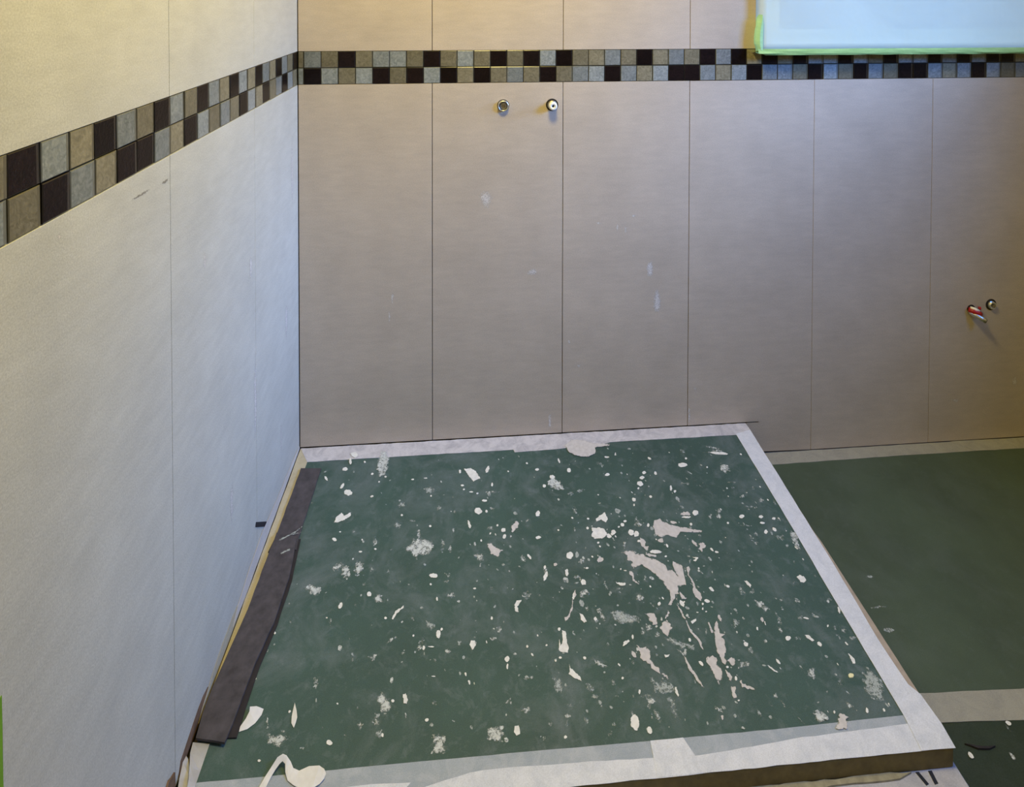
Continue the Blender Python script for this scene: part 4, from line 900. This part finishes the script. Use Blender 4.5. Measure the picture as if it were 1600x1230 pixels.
('b','8191,-6790 8177,-6806 8158,-6808 8146,-6796 8151,-6777 8170,-6767 8187,-6773'),
('g','7866,-6758 7849,-6768 7817,-6769 7794,-6759 7798,-6746 7825,-6740 7855,-6745'),
('g','7733,-7192 7716,-7204 7685,-7205 7663,-7194 7667,-7179 7693,-7172 7723,-7178'),
('w','10223,-6453 10204,-6470 10179,-6472 10167,-6459 10176,-6439 10200,-6428 10221,-6434'),
('g','8373,-6230 8353,-6255 8321,-6267 8290,-6260 8275,-6237 8283,-6208 8311,-6188 8345,-6186 8369,-6202'),
('g','10846,-6170 10852,-6210 10839,-6239 10811,-6244 10782,-6223 10765,-6185 10768,-6148 10791,-6129 10821,-6138'),
('b','8448,-7113 8440,-7150 8427,-7170 8416,-7164 8411,-7135 8415,-7096 8426,-7066 8439,-7058 8448,-7077'),
('g','12395,-2138 12358,-2156 12284,-2162 12208,-2152 12164,-2132 12174,-2111 12233,-2099 12313,-2101 12377,-2117'),
('b','12520,-2561 12483,-2588 12395,-2622 12298,-2646 12237,-2649 12240,-2630 12306,-2598 12404,-2567 12489,-2552'),
('b','12568,-2502 12544,-2530 12518,-2536 12510,-2515 12526,-2483 12554,-2464 12572,-2473'),
('b','12879,-2770 12831,-2828 12773,-2856 12732,-2842 12726,-2791 12759,-2728 12815,-2681 12869,-2674 12894,-2709'),
('g','12507,-2932 12473,-2948 12402,-2953 12330,-2944 12288,-2926 12298,-2906 12354,-2895 12430,-2898 12491,-2912'),
('w','12137,-3198 12104,-3231 12055,-3247 12012,-3237 11996,-3207 12014,-3170 12057,-3144 12106,-3141 12138,-3163'),
('w','12623,-3242 12595,-3266 12551,-3277 12512,-3269 12496,-3246 12510,-3219 12548,-3200 12593,-3198 12622,-3215'),
('w','12569,-3416 12544,-3436 12502,-3444 12463,-3437 12445,-3418 12456,-3396 12492,-3381 12536,-3380 12566,-3394'),
('w','11657,-3348 11636,-3370 11610,-3374 11598,-3357 11610,-3331 11636,-3316 11657,-3324'),
('g','12222,-3461 12180,-3471 12087,-3471 11985,-3461 11923,-3445 11930,-3432 12002,-3427 12106,-3432 12193,-3446'),
('g','12236,-3710 12196,-3759 12147,-3782 12112,-3770 12106,-3728 12133,-3674 12181,-3635 12226,-3628 12248,-3658'),
('w','12513,-3658 12482,-3698 12447,-3718 12425,-3708 12425,-3674 12448,-3631 12483,-3599 12514,-3594 12525,-3617'),
('w','12743,-3652 12708,-3662 12678,-3647 12668,-3614 12681,-3577 12712,-3555 12747,-3558 12769,-3584 12767,-3621'),
('g','12810,-3872 12758,-3897 12694,-3890 12648,-3854 12641,-3805 12677,-3766 12739,-3756 12798,-3779 12826,-3825'),
('b','12887,-3774 12859,-3803 12830,-3808 12821,-3786 12839,-3754 12871,-3735 12892,-3744'),
('g','12857,-4043 12825,-4080 12787,-4099 12762,-4089 12760,-4057 12783,-4016 12821,-3986 12855,-3981 12869,-4003'),
('g','12774,-4461 12748,-4491 12724,-4497 12721,-4475 12741,-4440 12769,-4420 12784,-4429'),
('b','10951,-4902 10924,-4925 10886,-4929 10866,-4910 10879,-4883 10915,-4868 10947,-4876'),
('g','12318,-4791 12303,-4842 12283,-4872 12268,-4866 12265,-4829 12274,-4776 12293,-4732 12311,-4719 12321,-4742'),
('g','12485,-4949 12452,-4990 12420,-5011 12402,-5002 12408,-4967 12434,-4922 12468,-4889 12495,-4882 12502,-4906'),
('g','13169,-2828 13159,-2883 13136,-2919 13111,-2920 13096,-2886 13097,-2831 13115,-2783 13140,-2763 13162,-2781'),
('g','13076,-4814 13052,-4838 13029,-4843 13025,-4824 13042,-4796 13068,-4780 13083,-4788'),
('g','12819,-2367 12790,-2405 12757,-2423 12734,-2414 12732,-2382 12753,-2341 12786,-2311 12817,-2305 12830,-2328'),
('g','12284,-2327 12253,-2355 12211,-2359 12189,-2337 12205,-2304 12245,-2286 12281,-2296'),
('g','13021,-3334 12989,-3371 12953,-3389 12927,-3380 12926,-3348 12948,-3307 12985,-3277 13018,-3272 13032,-3294'),
('g','13147,-3429 13115,-3463 13084,-3470 13077,-3444 13100,-3404 13135,-3381 13156,-3392'),
('g','12061,-3549 12042,-3568 12019,-3572 12010,-3556 12021,-3534 12044,-3522 12062,-3528'),
('g','11233,-4990 11204,-5023 11164,-5038 11130,-5029 11119,-5000 11136,-4965 11173,-4939 11213,-4936 11237,-4956'),
('w','3244,-5000 3234,-5020 3205,-5023 3179,-5007 3176,-4984 3198,-4971 3228,-4979'),
('b','4053,-5607 3998,-5659 3947,-5672 3925,-5641 3940,-5578 3988,-5514 4045,-5478 4084,-5488 4087,-5539'),
('w','4111,-5643 4105,-5670 4087,-5683 4064,-5676 4048,-5653 4046,-5624 4059,-5603 4081,-5600 4102,-5616'),
('w','4287,-5636 4273,-5642 4238,-5644 4197,-5639 4171,-5631 4170,-5623 4196,-5619 4236,-5620 4272,-5627'),
('b','4617,-5708 4621,-5752 4598,-5781 4557,-5783 4519,-5757 4500,-5713 4511,-5674 4545,-5657 4587,-5670'),
('w','4421,-5408 4410,-5457 4379,-5481 4342,-5469 4316,-5427 4314,-5373 4336,-5334 4372,-5327 4406,-5356'),
('g','4251,-5283 4199,-5304 4133,-5283 4083,-5231 4073,-5171 4109,-5131 4172,-5131 4235,-5171 4266,-5231'),
('w','4458,-5317 4448,-5340 4426,-5345 4406,-5326 4405,-5299 4423,-5283 4447,-5291'),
('b','5578,-5581 5562,-5611 5525,-5625 5485,-5617 5459,-5589 5461,-5556 5489,-5532 5530,-5529 5565,-5549'),
('b','5694,-5409 5680,-5453 5650,-5474 5618,-5464 5599,-5426 5602,-5379 5625,-5344 5658,-5338 5685,-5364'),
('g','2665,-5697 2671,-5762 2662,-5796 2642,-5782 2621,-5728 2608,-5658 2609,-5604 2624,-5593 2647,-5630'),
('g','2064,-4993 2072,-5056 2063,-5088 2042,-5075 2018,-5023 2003,-4955 2003,-4904 2019,-4894 2043,-4929'),
('w','1957,-4897 1952,-4910 1935,-4912 1919,-4902 1916,-4887 1928,-4879 1946,-4884'),
('g','2537,-5344 2531,-5362 2512,-5366 2494,-5351 2490,-5329 2503,-5317 2524,-5323'),
('w','938,-5122 936,-5146 915,-5150 891,-5131 882,-5104 895,-5088 920,-5096'),
('w','859,-5227 860,-5251 846,-5262 824,-5256 804,-5235 796,-5210 803,-5191 822,-5188 844,-5202'),
('w','821,-5938 818,-5957 798,-5960 776,-5945 769,-5923 781,-5911 804,-5917'),
('w','3581,-6517 3572,-6538 3547,-6541 3524,-6524 3521,-6500 3540,-6486 3567,-6493'),
('b','3846,-6759 3845,-6803 3835,-6825 3820,-6816 3807,-6779 3802,-6732 3808,-6696 3821,-6689 3836,-6714'),
('b','4407,-6604 4397,-6636 4368,-6651 4335,-6642 4312,-6614 4310,-6579 4331,-6554 4364,-6551 4394,-6570'),
('b','3067,-6857 3061,-6900 3030,-6920 2988,-6909 2956,-6872 2948,-6826 2968,-6792 3007,-6787 3046,-6813'),
('g','3455,-7004 3443,-7041 3402,-7057 3352,-7047 3315,-7014 3309,-6973 3337,-6945 3386,-6941 3432,-6965'),
('w','3452,-7027 3449,-7048 3437,-7058 3421,-7053 3408,-7035 3405,-7013 3413,-6996 3428,-6993 3444,-7006'),
('w','4256,-6846 4259,-6863 4243,-6879 4218,-6886 4194,-6881 4182,-6866 4189,-6848 4211,-6836 4238,-6835'),
('g','4351,-6942 4344,-6972 4324,-6987 4299,-6979 4282,-6953 4280,-6920 4295,-6896 4318,-6892 4341,-6910'),
('w','2542,-7062 2534,-7086 2503,-7097 2463,-7090 2433,-7067 2427,-7040 2448,-7022 2486,-7020 2523,-7036'),
('w','1337,-7222 1332,-7239 1309,-7242 1286,-7228 1280,-7209 1295,-7198 1320,-7204'),
('b','1628,-6832 1624,-6847 1606,-6853 1581,-6849 1562,-6835 1557,-6818 1568,-6807 1591,-6806 1615,-6816'),
('b','1302,-6689 1316,-6751 1309,-6783 1285,-6770 1256,-6718 1234,-6651 1230,-6600 1246,-6589 1275,-6625'),
('w','1658,-6538 1653,-6555 1632,-6557 1610,-6544 1604,-6524 1619,-6513 1643,-6519'),
('g','2049,-7100 2040,-7113 2012,-7119 1976,-7114 1950,-7100 1946,-7084 1965,-7074 2000,-7074 2033,-7084'),
('w','4960,-6174 4965,-6199 4960,-6215 4946,-6213 4930,-6196 4920,-6170 4920,-6148 4930,-6141 4946,-6151'),
('w','5036,-6319 5036,-6347 5026,-6362 5011,-6358 4997,-6337 4991,-6307 4996,-6284 5010,-6278 5026,-6291'),
('w','4349,-6170 4339,-6176 4313,-6178 4283,-6174 4263,-6167 4262,-6160 4281,-6155 4311,-6156 4338,-6162'),
('g','3813,-5035 3829,-5072 3828,-5095 3812,-5093 3788,-5067 3767,-5029 3758,-4997 3767,-4985 3788,-5000'),
('w','3866,-5397 3858,-5414 3839,-5416 3822,-5403 3820,-5384 3835,-5374 3856,-5379'),
('g','2945,-5092 2944,-5116 2934,-5129 2919,-5123 2907,-5102 2902,-5075 2908,-5055 2922,-5052 2936,-5066'),
('g','2156,-5482 2150,-5500 2129,-5503 2108,-5488 2103,-5467 2118,-5456 2142,-5462'),
('g','3708,-5702 3697,-5720 3667,-5728 3631,-5722 3606,-5704 3604,-5684 3626,-5670 3661,-5669 3694,-5682'),
('g','4863,-5610 4850,-5636 4819,-5648 4783,-5640 4759,-5616 4759,-5587 4782,-5567 4818,-5565 4850,-5582'),
('b','4355,-5896 4349,-5917 4330,-5928 4308,-5922 4293,-5903 4291,-5879 4305,-5862 4327,-5860 4347,-5873'),
('g','4724,-5273 4716,-5292 4699,-5296 4685,-5281 4684,-5259 4698,-5246 4716,-5252'),
('g','5186,-5434 5178,-5453 5160,-5456 5147,-5442 5147,-5420 5161,-5408 5178,-5414'),
('g','1225,-4914 1224,-4943 1204,-4957 1174,-4949 1149,-4924 1140,-4892 1151,-4869 1178,-4866 1207,-4884'),
('g','1069,-4536 1066,-4562 1044,-4567 1019,-4547 1010,-4517 1024,-4499 1050,-4508'),
('g','2324,-6825 2319,-6840 2300,-6842 2281,-6830 2277,-6813 2291,-6804 2312,-6809'),
('g','2769,-6976 2761,-6993 2737,-6996 2715,-6982 2711,-6961 2728,-6950 2754,-6957'),
('g','2930,-6579 2922,-6594 2897,-6596 2874,-6583 2871,-6566 2890,-6556 2916,-6562'),
('w','5833,-5978 5818,-6015 5786,-6032 5751,-6023 5730,-5990 5733,-5950 5758,-5921 5794,-5916 5824,-5939'),
('w','5800,-6112 5792,-6148 5778,-6167 5764,-6159 5756,-6128 5759,-6089 5771,-6059 5786,-6054 5798,-6074'),
('b','5991,-5897 5976,-5917 5947,-5920 5925,-5904 5927,-5880 5952,-5868 5980,-5875'),
('b','7716,-4825 7681,-4874 7614,-4896 7547,-4882 7510,-4837 7521,-4783 7575,-4744 7647,-4740 7703,-4772'),
('w','7774,-5361 7760,-5388 7738,-5402 7718,-5395 7709,-5371 7716,-5341 7735,-5319 7758,-5315 7773,-5332'),
('w','6904,-6035 6887,-6052 6855,-6054 6832,-6040 6835,-6020 6862,-6009 6893,-6016'),
('w','7397,-6079 7379,-6101 7350,-6104 7330,-6087 7335,-6061 7362,-6047 7389,-6055'),
('b','6294,-6316 6274,-6339 6216,-6359 6148,-6365 6100,-6356 6096,-6335 6137,-6312 6204,-6298 6266,-6300'),
('b','7529,-6743 7501,-6764 7440,-6771 7374,-6762 7335,-6741 7340,-6717 7388,-6702 7455,-6703 7511,-6719'),
('g','7428,-6587 7400,-6633 7353,-6655 7307,-6643 7283,-6602 7294,-6551 7334,-6514 7385,-6508 7422,-6537'),
('b','6188,-6845 6159,-6883 6095,-6900 6026,-6887 5984,-6851 5988,-6809 6037,-6780 6109,-6777 6168,-6803'),
('b','7003,-6855 6981,-6872 6934,-6878 6883,-6871 6852,-6854 6856,-6834 6892,-6822 6944,-6822 6988,-6836'),
('b','6917,-6993 6899,-7013 6860,-7022 6819,-7015 6795,-6995 6799,-6973 6829,-6957 6872,-6957 6906,-6971'),
('g','6855,-7105 6842,-7139 6823,-7156 6806,-7148 6799,-7119 6805,-7082 6822,-7055 6842,-7049 6855,-7069'),
('g','7245,-7093 7226,-7123 7193,-7137 7159,-7129 7142,-7102 7149,-7068 7177,-7044 7213,-7041 7240,-7060'),
('g','6553,-7096 6540,-7119 6514,-7130 6487,-7124 6472,-7103 6476,-7077 6497,-7058 6525,-7056 6548,-7070'),
('g','7631,-7311 7613,-7344 7585,-7360 7559,-7352 7549,-7323 7557,-7288 7582,-7261 7611,-7257 7630,-7277'),
('g','7757,-7186 7741,-7202 7711,-7209 7680,-7204 7662,-7188 7667,-7170 7692,-7157 7725,-7157 7751,-7168'),
('g','7878,-6534 7875,-6573 7857,-6597 7831,-6596 7810,-6569 7803,-6529 7814,-6495 7837,-6482 7863,-6498'),
('w','8067,-6481 8053,-6497 8031,-6500 8017,-6487 8022,-6468 8042,-6458 8062,-6464'),
('w','6239,-5780 6227,-5804 6208,-5808 6194,-5790 6197,-5764 6214,-5748 6233,-5756'),
('w','6641,-5787 6631,-5802 6611,-5804 6597,-5792 6599,-5775 6616,-5765 6635,-5770'),
('w','6787,-6082 6776,-6097 6757,-6099 6743,-6088 6746,-6071 6763,-6061 6781,-6066'),
('b','7243,-5569 7230,-5590 7210,-5594 7197,-5578 7201,-5553 7220,-5539 7239,-5546'),
('g','6389,-7310 6379,-7351 6364,-7372 6352,-7364 6347,-7330 6354,-7285 6367,-7252 6382,-7245 6390,-7268'),
('g','5805,-5261 5796,-5289 5776,-5302 5755,-5296 5743,-5272 5745,-5241 5760,-5219 5782,-5216 5800,-5232'),
('g','6405,-4727 6383,-4766 6336,-4785 6287,-4773 6258,-4738 6262,-4694 6299,-4662 6350,-4658 6392,-4684'),
]
specks = {}
def lumpy(pts, k, r):
    """uneven outline: slow lobes and fine raggedness round the centre"""
    cx = sum(p[0] for p in pts)/len(pts); cy = sum(p[1] for p in pts)/len(pts); p1, p2 = r.uniform(0, 6), r.uniform(0, 6)
    out = []
    for x, y in pts:
        a = math.atan2(y-cy, x-cx); f = 1+k*(.6*math.sin(2*a+p1)+.4*math.sin(5*a+p2))
        out.append((cx+(x-cx)*f, cy+(y-cy)*f))
    return out
for k, (kind, s) in enumerate(SPLATS):
    pts = [tuple(float(v)/1e4 for v in p.split(',')) for p in s.split()]
    r = random.Random(k*7+1)
    xs = [p[0] for p in pts]; ys = [p[1] for p in pts]
    size = max(max(xs)-min(xs), (max(ys)-min(ys))*1.2)
    amp = {'w': .0008, 'p': .0013, 'b': .0018, 'g': .0022, 'y': .0006}[kind]*min(1, size/.02)
    pts = ragged(pts, max(.0024, size/18), amp, r)
    if len(s.split()) in (7, 9): pts = lumpy(pts, {'w': .16, 'y': .12}.get(kind, .26), r)
    over = max(-p[1] for p in pts) > .742 or min(-p[1] for p in pts) < .058
    z1 = .0012+{'w': .0010, 'p': .0009, 'b': .0007, 'g': .0004, 'y': .0015}[kind]+r.uniform(0, .0002)
    if over: z1 += .0014
    A = abs(sum(a[0]*b[1]-a[1]*b[0] for a, b in zip(pts, pts[1:]+pts[:1])))/2; Pm = sum(math.dist(a, b) for a, b in zip(pts, pts[1:]+pts[:1]))
    fade = 0 if kind == 'y' else max(.0006, min(.006, {'w': .35, 'p': .55, 'b': 1.1, 'g': 1.3}[kind]*2*A/Pm))
    if size < .0145:
        bm = specks.setdefault(kind, bmesh.new()); splat(bm, L(pts), .0012, z1, kind == 'y', fade)
    else:
        bm = bmesh.new(); splat(bm, L(pts), .0012, z1, kind == 'y', fade); obj('plaster_splat', bm, M_SPL[kind], sheet)
r = random.Random(77)
for k in range(420):          # the finest flecks, denser towards the big splash
    if k % 3 == 0: x, y = r.uniform(.06, 1.30), -r.uniform(.07, .73)
    else: x, y = min(1.30, max(.06, r.gauss(.90, .24))), min(-.07, max(-.73, r.gauss(-.44, .17)))
    a = r.uniform(0, math.pi) if k % 2 else r.gauss(-1.2, .35); l = r.uniform(.0012, .0040)*(1+1.2*(r.random() < .15)); w = l*r.uniform(.3, .9)
    pts = [(x+math.cos(a)*l*math.cos(t)-math.sin(a)*w*math.sin(t), y+math.sin(a)*l*math.cos(t)+math.cos(a)*w*math.sin(t)) for t in [i*math.pi/3+r.uniform(-.3, .3) for i in range(6)]]
    kind = r.choice('wbgggg'); splat(specks.setdefault(kind, bmesh.new()), L(pts), .0012, .0017+r.uniform(0, .0002), False)
for kind, bm in specks.items():
    put(obj('plaster_specks', bm, M_SPL[kind], sheet), kind='stuff')

# ------------------------------------------------------------------ charcoal felt strip on the left edge of the tray
zf = ZS+.0011
felt = put(empty('felt_strip', (.045, -.40, zf)), 'long charcoal grey felt strip lying on the green sheet along the left tray edge', 'felt strip')
def LF(pts): return [(a-.045, b+.40) for a, b in pts]
def slab(name, pts, z0, z1, m, seed):
    bm = bmesh.new(); plate(bm, LF(ragged(pts, .02, .0007, random.Random(seed))), z0, z1); return obj(name, bm, m, felt)
slab('upper_piece', [(.027, -.082), (.084, -.086), (.081, -.297), (.085, -.33), (.018, -.33), (.023, -.295)], .001, .0045, M_FELT, 1)
slab('backing', [(.03, -.30), (.086, -.30), (.0945, -.401), (.092, -.497), (.082, -.574), (.079, -.642), (.079, -.688), (.012, -.684), (.008, -.6)], .0, .0022, M_FELT2, 2)
slab('lower_piece', [(.024, -.285), (.078, -.300), (.088, -.401), (.085, -.497), (.072, -.574), (.068, -.642), (.063, -.698), (.008, -.688), (.004, -.65), (.005, -.608), (.013, -.526), (.019, -.468), (.021, -.382)], .0048, .0090, M_FELT, 3)
for q, m in (([(.035, -.305), (.070, -.285), (.083, -.272), (.083, -.275), (.070, -.290), (.037, -.310)], 'g'), ([(.055, -.292), (.080, -.290), (.086, -.287), (.086, -.291), (.06, -.296)], 'g'), ([(.05, -.34), (.07, -.33), (.072, -.335), (.052, -.345)], 'g')):
    bm = bmesh.new(); splat(bm, LF(q), .0090, .0094, False, .0015); obj('plaster_scuff', bm, M_SPL[m], felt)

# ------------------------------------------------------------------ loose offcuts on the sheet
def offcut(name, label, rows, base, thick=.0006):
    o = bpy.data.objects.new(name, None); bm = bmesh.new(); g = []
    for a, b in rows:
        g.append([bm.verts.new((p[0]-base[0], p[1]-base[1], p[2]-base[2])) for p in (a, ((a[0]+b[0])/2, (a[1]+b[1])/2, (a[2]+b[2])/2+.0003), b)])
    for i in range(len(g)-1):
        for k in range(2): bm.faces.new((g[i][k], g[i][k+1], g[i+1][k+1], g[i+1][k]))
    bmesh.ops.recalc_face_normals(bm, faces=bm.faces[:])
    bmesh.ops.solidify(bm, geom=bm.faces[:], thickness=thick)
    bpy.data.objects.remove(o)
    return put(obj(name, bm, M_PAPER, None, base), label, 'offcut', 'white offcuts lying on the tray sheet')
z = ZS+.0014
offcut('plastic_offcut', 'white crescent shaped offcut lying against the end of the charcoal felt strip',
       [((.0795, -.671, z+.001), (.080, -.678, z)), ((.086, -.661, z+.003), (.0935, -.675, z)), ((.0895, -.653, z+.006), (.105, -.667, z)), ((.0885, -.647, z+.008), (.1125, -.655, z)), ((.100, -.6455, z+.006), (.1135, -.647, z+.001))], (.095, -.66, z))
offcut('plastic_offcut', 'thin white sliver of an offcut alone on the green sheet right of the crescent offcut',
       [((.1690, -.6405, z), (.1692, -.6408, z)), ((.1690, -.652, z), (.1765, -.655, z+.002)), ((.1695, -.662, z), (.1805, -.665, z+.002)), ((.1718, -.672, z), (.1800, -.672, z+.001)), ((.1780, -.6795, z), (.1785, -.6795, z))], (.174, -.66, z))
z = ZS+.0024
offcut('plastic_offcut', 'curled white ribbon offcut lying across the front tape of the shower tray',
       [((.140, -.772, z), (.150, -.775, z)), ((.144, -.757, z), (.155, -.760, z)), ((.150, -.746, z+.002), (.1595, -.748, z+.001)), ((.1575, -.737, z+.006), (.1645, -.740, z+.003)), ((.165, -.730, z+.012), (.170, -.735, z+.006)),
        ((.1735, -.7275, z+.014), (.1745, -.733, z+.008)), ((.1800, -.7285, z+.012), (.1795, -.7355, z+.006)), ((.1885, -.733, z+.006), (.1825, -.744, z+.002)), ((.195, -.740, z+.003), (.189, -.7535, z)),
        ((.206, -.7435, z+.002), (.200, -.760, z)), ((.222, -.741, z+.005), (.216, -.767, z)), ((.240, -.743, z+.007), (.234, -.768, z+.001)), ((.2495, -.7475, z+.006), (.2455, -.763, z+.001)), ((.2535, -.752, z+.004), (.252, -.757, z+.002))], (.2, -.75, z))

# ------------------------------------------------------------------ marks on the left wall
bm = bmesh.new(); rr = [(-.358, .2005), (-.318, .1985), (-.312, .177), (-.352, .178)]
bm = bmesh.new(); plate(bm, [(a+.335, b-.188) for a, b in [(-.3606, .2084), (-.2903, .1455), (-.2905, .1329), (-.3649, .2001)]], .0003, .0013, 'x')
put(obj('tape_tab', bm, M_BLACKT, None, (0, -.335, .188)), 'small black tape tab stuck low on the left wall above the felt strip', 'tape')
bm = bmesh.new(); plate(bm, ragged([(0, 0), (.0495, .001), (.0495, .707), (0, .703)], .03, .0006, random.Random(5)), .0003, .0010, 'x')
put(obj('masking_tape', bm, M_GREENT, None, (0, -1.1605, .0005)), 'bright green masking tape strip running up the left wall at the picture edge', 'tape')

# ------------------------------------------------------------------ floor cover sheets right of the tray
fs = put(empty('floor_cover_sheet', (2.05, -.35, 0)), 'clean dark green cover sheet on the floor right of the shower tray', 'cover sheet', 'green cover sheets')
def LS(pts): return [(a-2.05, b+.35) for a, b in pts]
bm = bmesh.new(); bx(bm, 1.382-2.05, XR-.01-2.05, -.665+.35, -.012+.35, 0, .0015); obj('fleece', bm, M_SHEET_F, fs)
strip('tape_strip', [(1.374, -.0015), (1.70, -.0015), (2.05, -.0015), (2.73, -.0015), (2.73, -.045), (2.266, -.044), (2.114, -.043), (1.835, -.043), (1.452, -.047), (1.374, -.047)], .0016, .0026, M_TAPE_F, .03, .0008, 31, fs, LS, 0)
strip('tape_strip', [(2.06, -.0012), (2.16, -.0012), (2.16, -.044), (2.11, -.044)], .0027, .0034, M_TAPE_F, .02, .0008, 32, fs, LS, 0)
strip('tape_strip', [(1.379, -.638), (1.439, -.6405), (1.65, -.648), (2.73, -.665), (2.73, -.715), (1.62, -.698), (1.441, -.689), (1.379, -.690)], .0027, .0037, M_TAPE_F, .03, .0006, 33, fs, LS, 0)
for k, (x, y, rx, ry) in enumerate([(1.459, -.519, .014, .006), (1.50, -.40, .012, .004), (1.47, -.47, .02, .003)]):
    n = 9; rn = random.Random(k)
    strip('plaster_splat', [(x+rx*math.cos(2*math.pi*i/n), y+ry*math.sin(2*math.pi*i/n)) for i in range(n)], .0015, .0019, M_SPL['g'], .01, .001, k, fs, LS, 0)
ff = put(empty('floor_cover_sheet', (2.05, -1.2, 0)), 'dark green cover sheet in the bottom right corner, in front of the dull cross tape', 'cover sheet', 'green cover sheets')
def LR(pts): return [(a-2.05, b+1.2) for a, b in pts]
bm = bmesh.new(); nx, ny = 50, 60; g = []
for j in range(ny+1):
    row = []
    for i in range(nx+1):
        x = 1.382+(XR-.01-1.382)*i/nx; y = -.667-(2.4-.667)*j/ny
        cr = .004*math.exp(-((y+.7285+.012*math.sin((x-1.45)*20))/.006)**2)*max(0, 1-abs(x-1.488)/.05)
        row.append(bm.verts.new((x-2.05, y+1.2, .0015+cr+.0006*(1+noise.noise((x*6, y*6, 0))))))
    g.append(row)
for j in range(ny):
    for i in range(nx): bm.faces.new((g[j][i], g[j+1][i], g[j+1][i+1], g[j][i+1]))
bmesh.ops.solidify(bm, geom=bm.faces[:], thickness=-.0012)
obj('fleece', bm, M_SHEET_F, ff, None, True)
strip('crease_shade', [(1.4585, -.7245), (1.48, -.730), (1.50, -.7325), (1.515, -.7325), (1.50, -.7355), (1.478, -.7335)], .0020, .0060, M_FELT2, .01, .0003, 41, ff, LR, 0)  # dark strip painted in for the shade along the fold
for k, (x, y, rx, ry, kd) in enumerate([(1.456, -.7415, .0045, .0055, 'w'), (1.533, -.749, .005, .006, 'b'), (1.573, -.701, .005, .004, 'w'), (1.565, -.712, .002, .01, 'g')]):
    n = 9
    strip('plaster_splat', [(x+rx*math.cos(2*math.pi*i/n), y+ry*math.sin(2*math.pi*i/n)) for i in range(n)], .0028, .0045, M_SPL[kd], .004, .0006, 60+k, ff, LR, 0)
